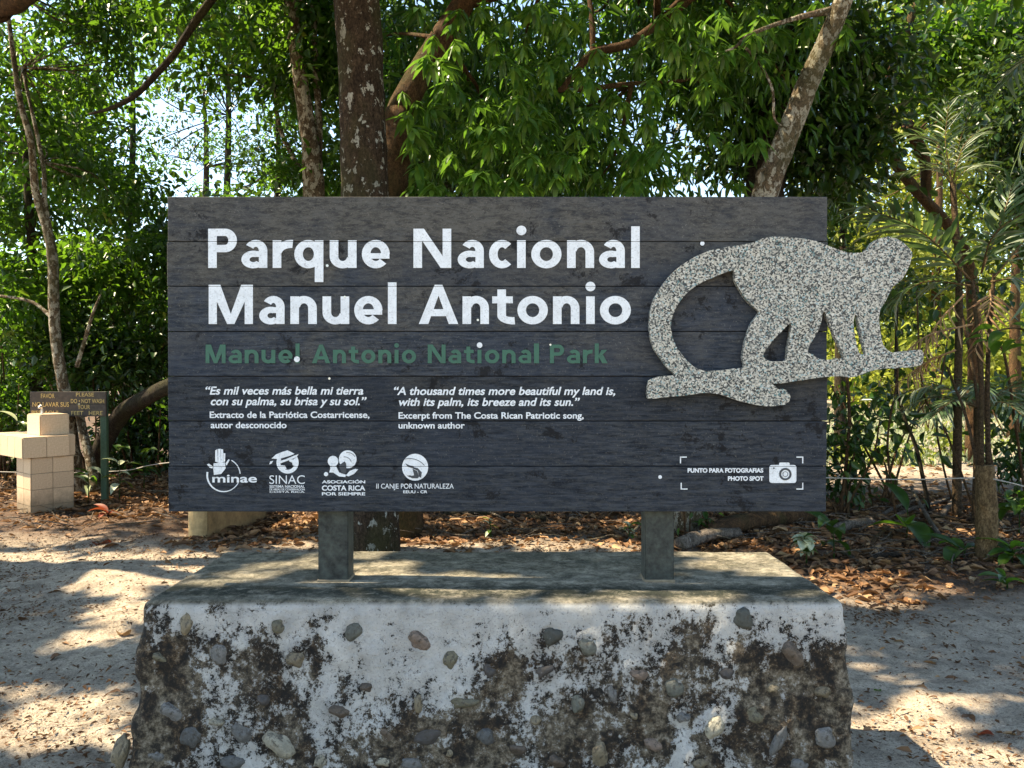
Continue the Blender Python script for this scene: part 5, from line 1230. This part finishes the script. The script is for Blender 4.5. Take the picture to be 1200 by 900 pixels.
# small wooden sign behind it
YW = 9.35
wsn = thing('foot_wash_sign', 'small dark board on green posts asking in Spanish and English not to wash feet', 'sign', gxy(80, YW))
a = pt(35, 459, YW); b_ = pt(124, 488, YW); zm = (a.z+b_.z)/2
link('board', mesh_bm('board', box_bm(a.x, b_.x, YW, YW+.03, zm+.002, a.z, .002), M['board_dark']), wsn); link('board', mesh_bm('board', box_bm(a.x+.004, b_.x, YW, YW+.03, b_.z, zm-.002, .002), M['board_dark']), wsn)
for x in (43, 122.5):
    p = pt(x, 500, YW+.06); g0 = float(hgt(p.x, YW+.06))
    link('post', mesh_bm('post', box_bm(p.x-.036, p.x+.036, YW+.031, YW+.09, g0-.1, a.z-.01 if x < 100 else a.z, .004), M['post_green']), wsn)
def wp(x, y, lift): p = pt(x, y, YW-.002-lift); return (p.x, p.y, p.z)
for s, x0, x1, y, c_ in (('FAVOR', 48, 64, 466.5, 5.5), ('NO LAVAR SUS', 38, 81, 476.5, 5.5), ('PIES  AQUI', 37, 68, 486, 5), ('PLEASE', 89, 110, 464.5, 4.5), ('DO \u2022 NOT WASH', 83, 122, 472.3, 5), ('YOUR', 91, 105.5, 479.3, 5), ('FEET   HERE', 83.5, 120, 486.4, 5)):
    text_obj('lettering', s, x0, x1, y, c_, M['yellow_text'], wsn, 0, .01, wp)

# low yellow wall with a rounded end, seen under the sign
w0 = gp(226, 632); w1 = gp(289, 612); d = (w1-w0); d.z = 0; L = d.length; d.normalize(); nn = Vector((-d.y, d.x, 0)); rw = .095
yw = thing('low_wall', 'low yellowish plaster wall with a rounded end, seen under the left of the sign', 'wall', w0)
def slab(name, s0, s1, cap):
    out = []
    if cap: out += [w0+d*rw+Vector((math.cos(t)*-d.x*rw-math.sin(t)*nn.x*rw, math.cos(t)*-d.y*rw-math.sin(t)*nn.y*rw, 0)) for t in [rad(-88+176*k/12) for k in range(13)]]
    else: out += [w0+d*s0+nn*rw, w0+d*s0-nn*rw]
    out += [w0+d*s1-nn*rw, w0+d*s1+nn*rw] if True else []
    bm = bmesh.new(); vs = [bm.verts.new((p.x, p.y, w0.z-.08)) for p in out]; f = bm.faces.new(vs)
    r = bmesh.ops.extrude_face_region(bm, geom=[f]); 
    for v in [q for q in r['geom'] if isinstance(q, bmesh.types.BMVert)]: v.co.z = w0.z+.46
    bmesh.ops.recalc_face_normals(bm, faces=bm.faces[:]); link(name, mesh_bm(name, bm, M['yellow_wall']), yw)
slab('rounded_end', 0, rw, True)
M['yellow_wall'] = simple('brown_plaster', (.33, .20, .09), .85, .4, 10, .5)  # wall run gets a darker, browner plaster than the rounded end
slab('wall_run', rw+.008, L+.35, False)

# sagging boundary wire
wr_ = thing('boundary_wire', 'thin pale rope strung low between the trees behind the sign', 'rope', gxy(80, 9.8))
for pts_ in (P3((-60, 551, 9.6), (40, 554, 9.6), (95, 554, 9.7)), P3((95, 554, 9.7), (150, 551, 9.5), (200, 542, 9.3), (380, 530, 8.9)), P3((800, 556, 8.0), (970, 560, 7.4), (1060, 562, 7.0), (1142, 560, 6.6)), P3((1158, 560, 6.6), (1200, 570, 6.4), (1260, 590, 6.2))):
    link('rope_span', mesh_np('rope_span', *tube(pts_, [.006]*len(pts_), 6, 6), M['wire'], True), wr_)
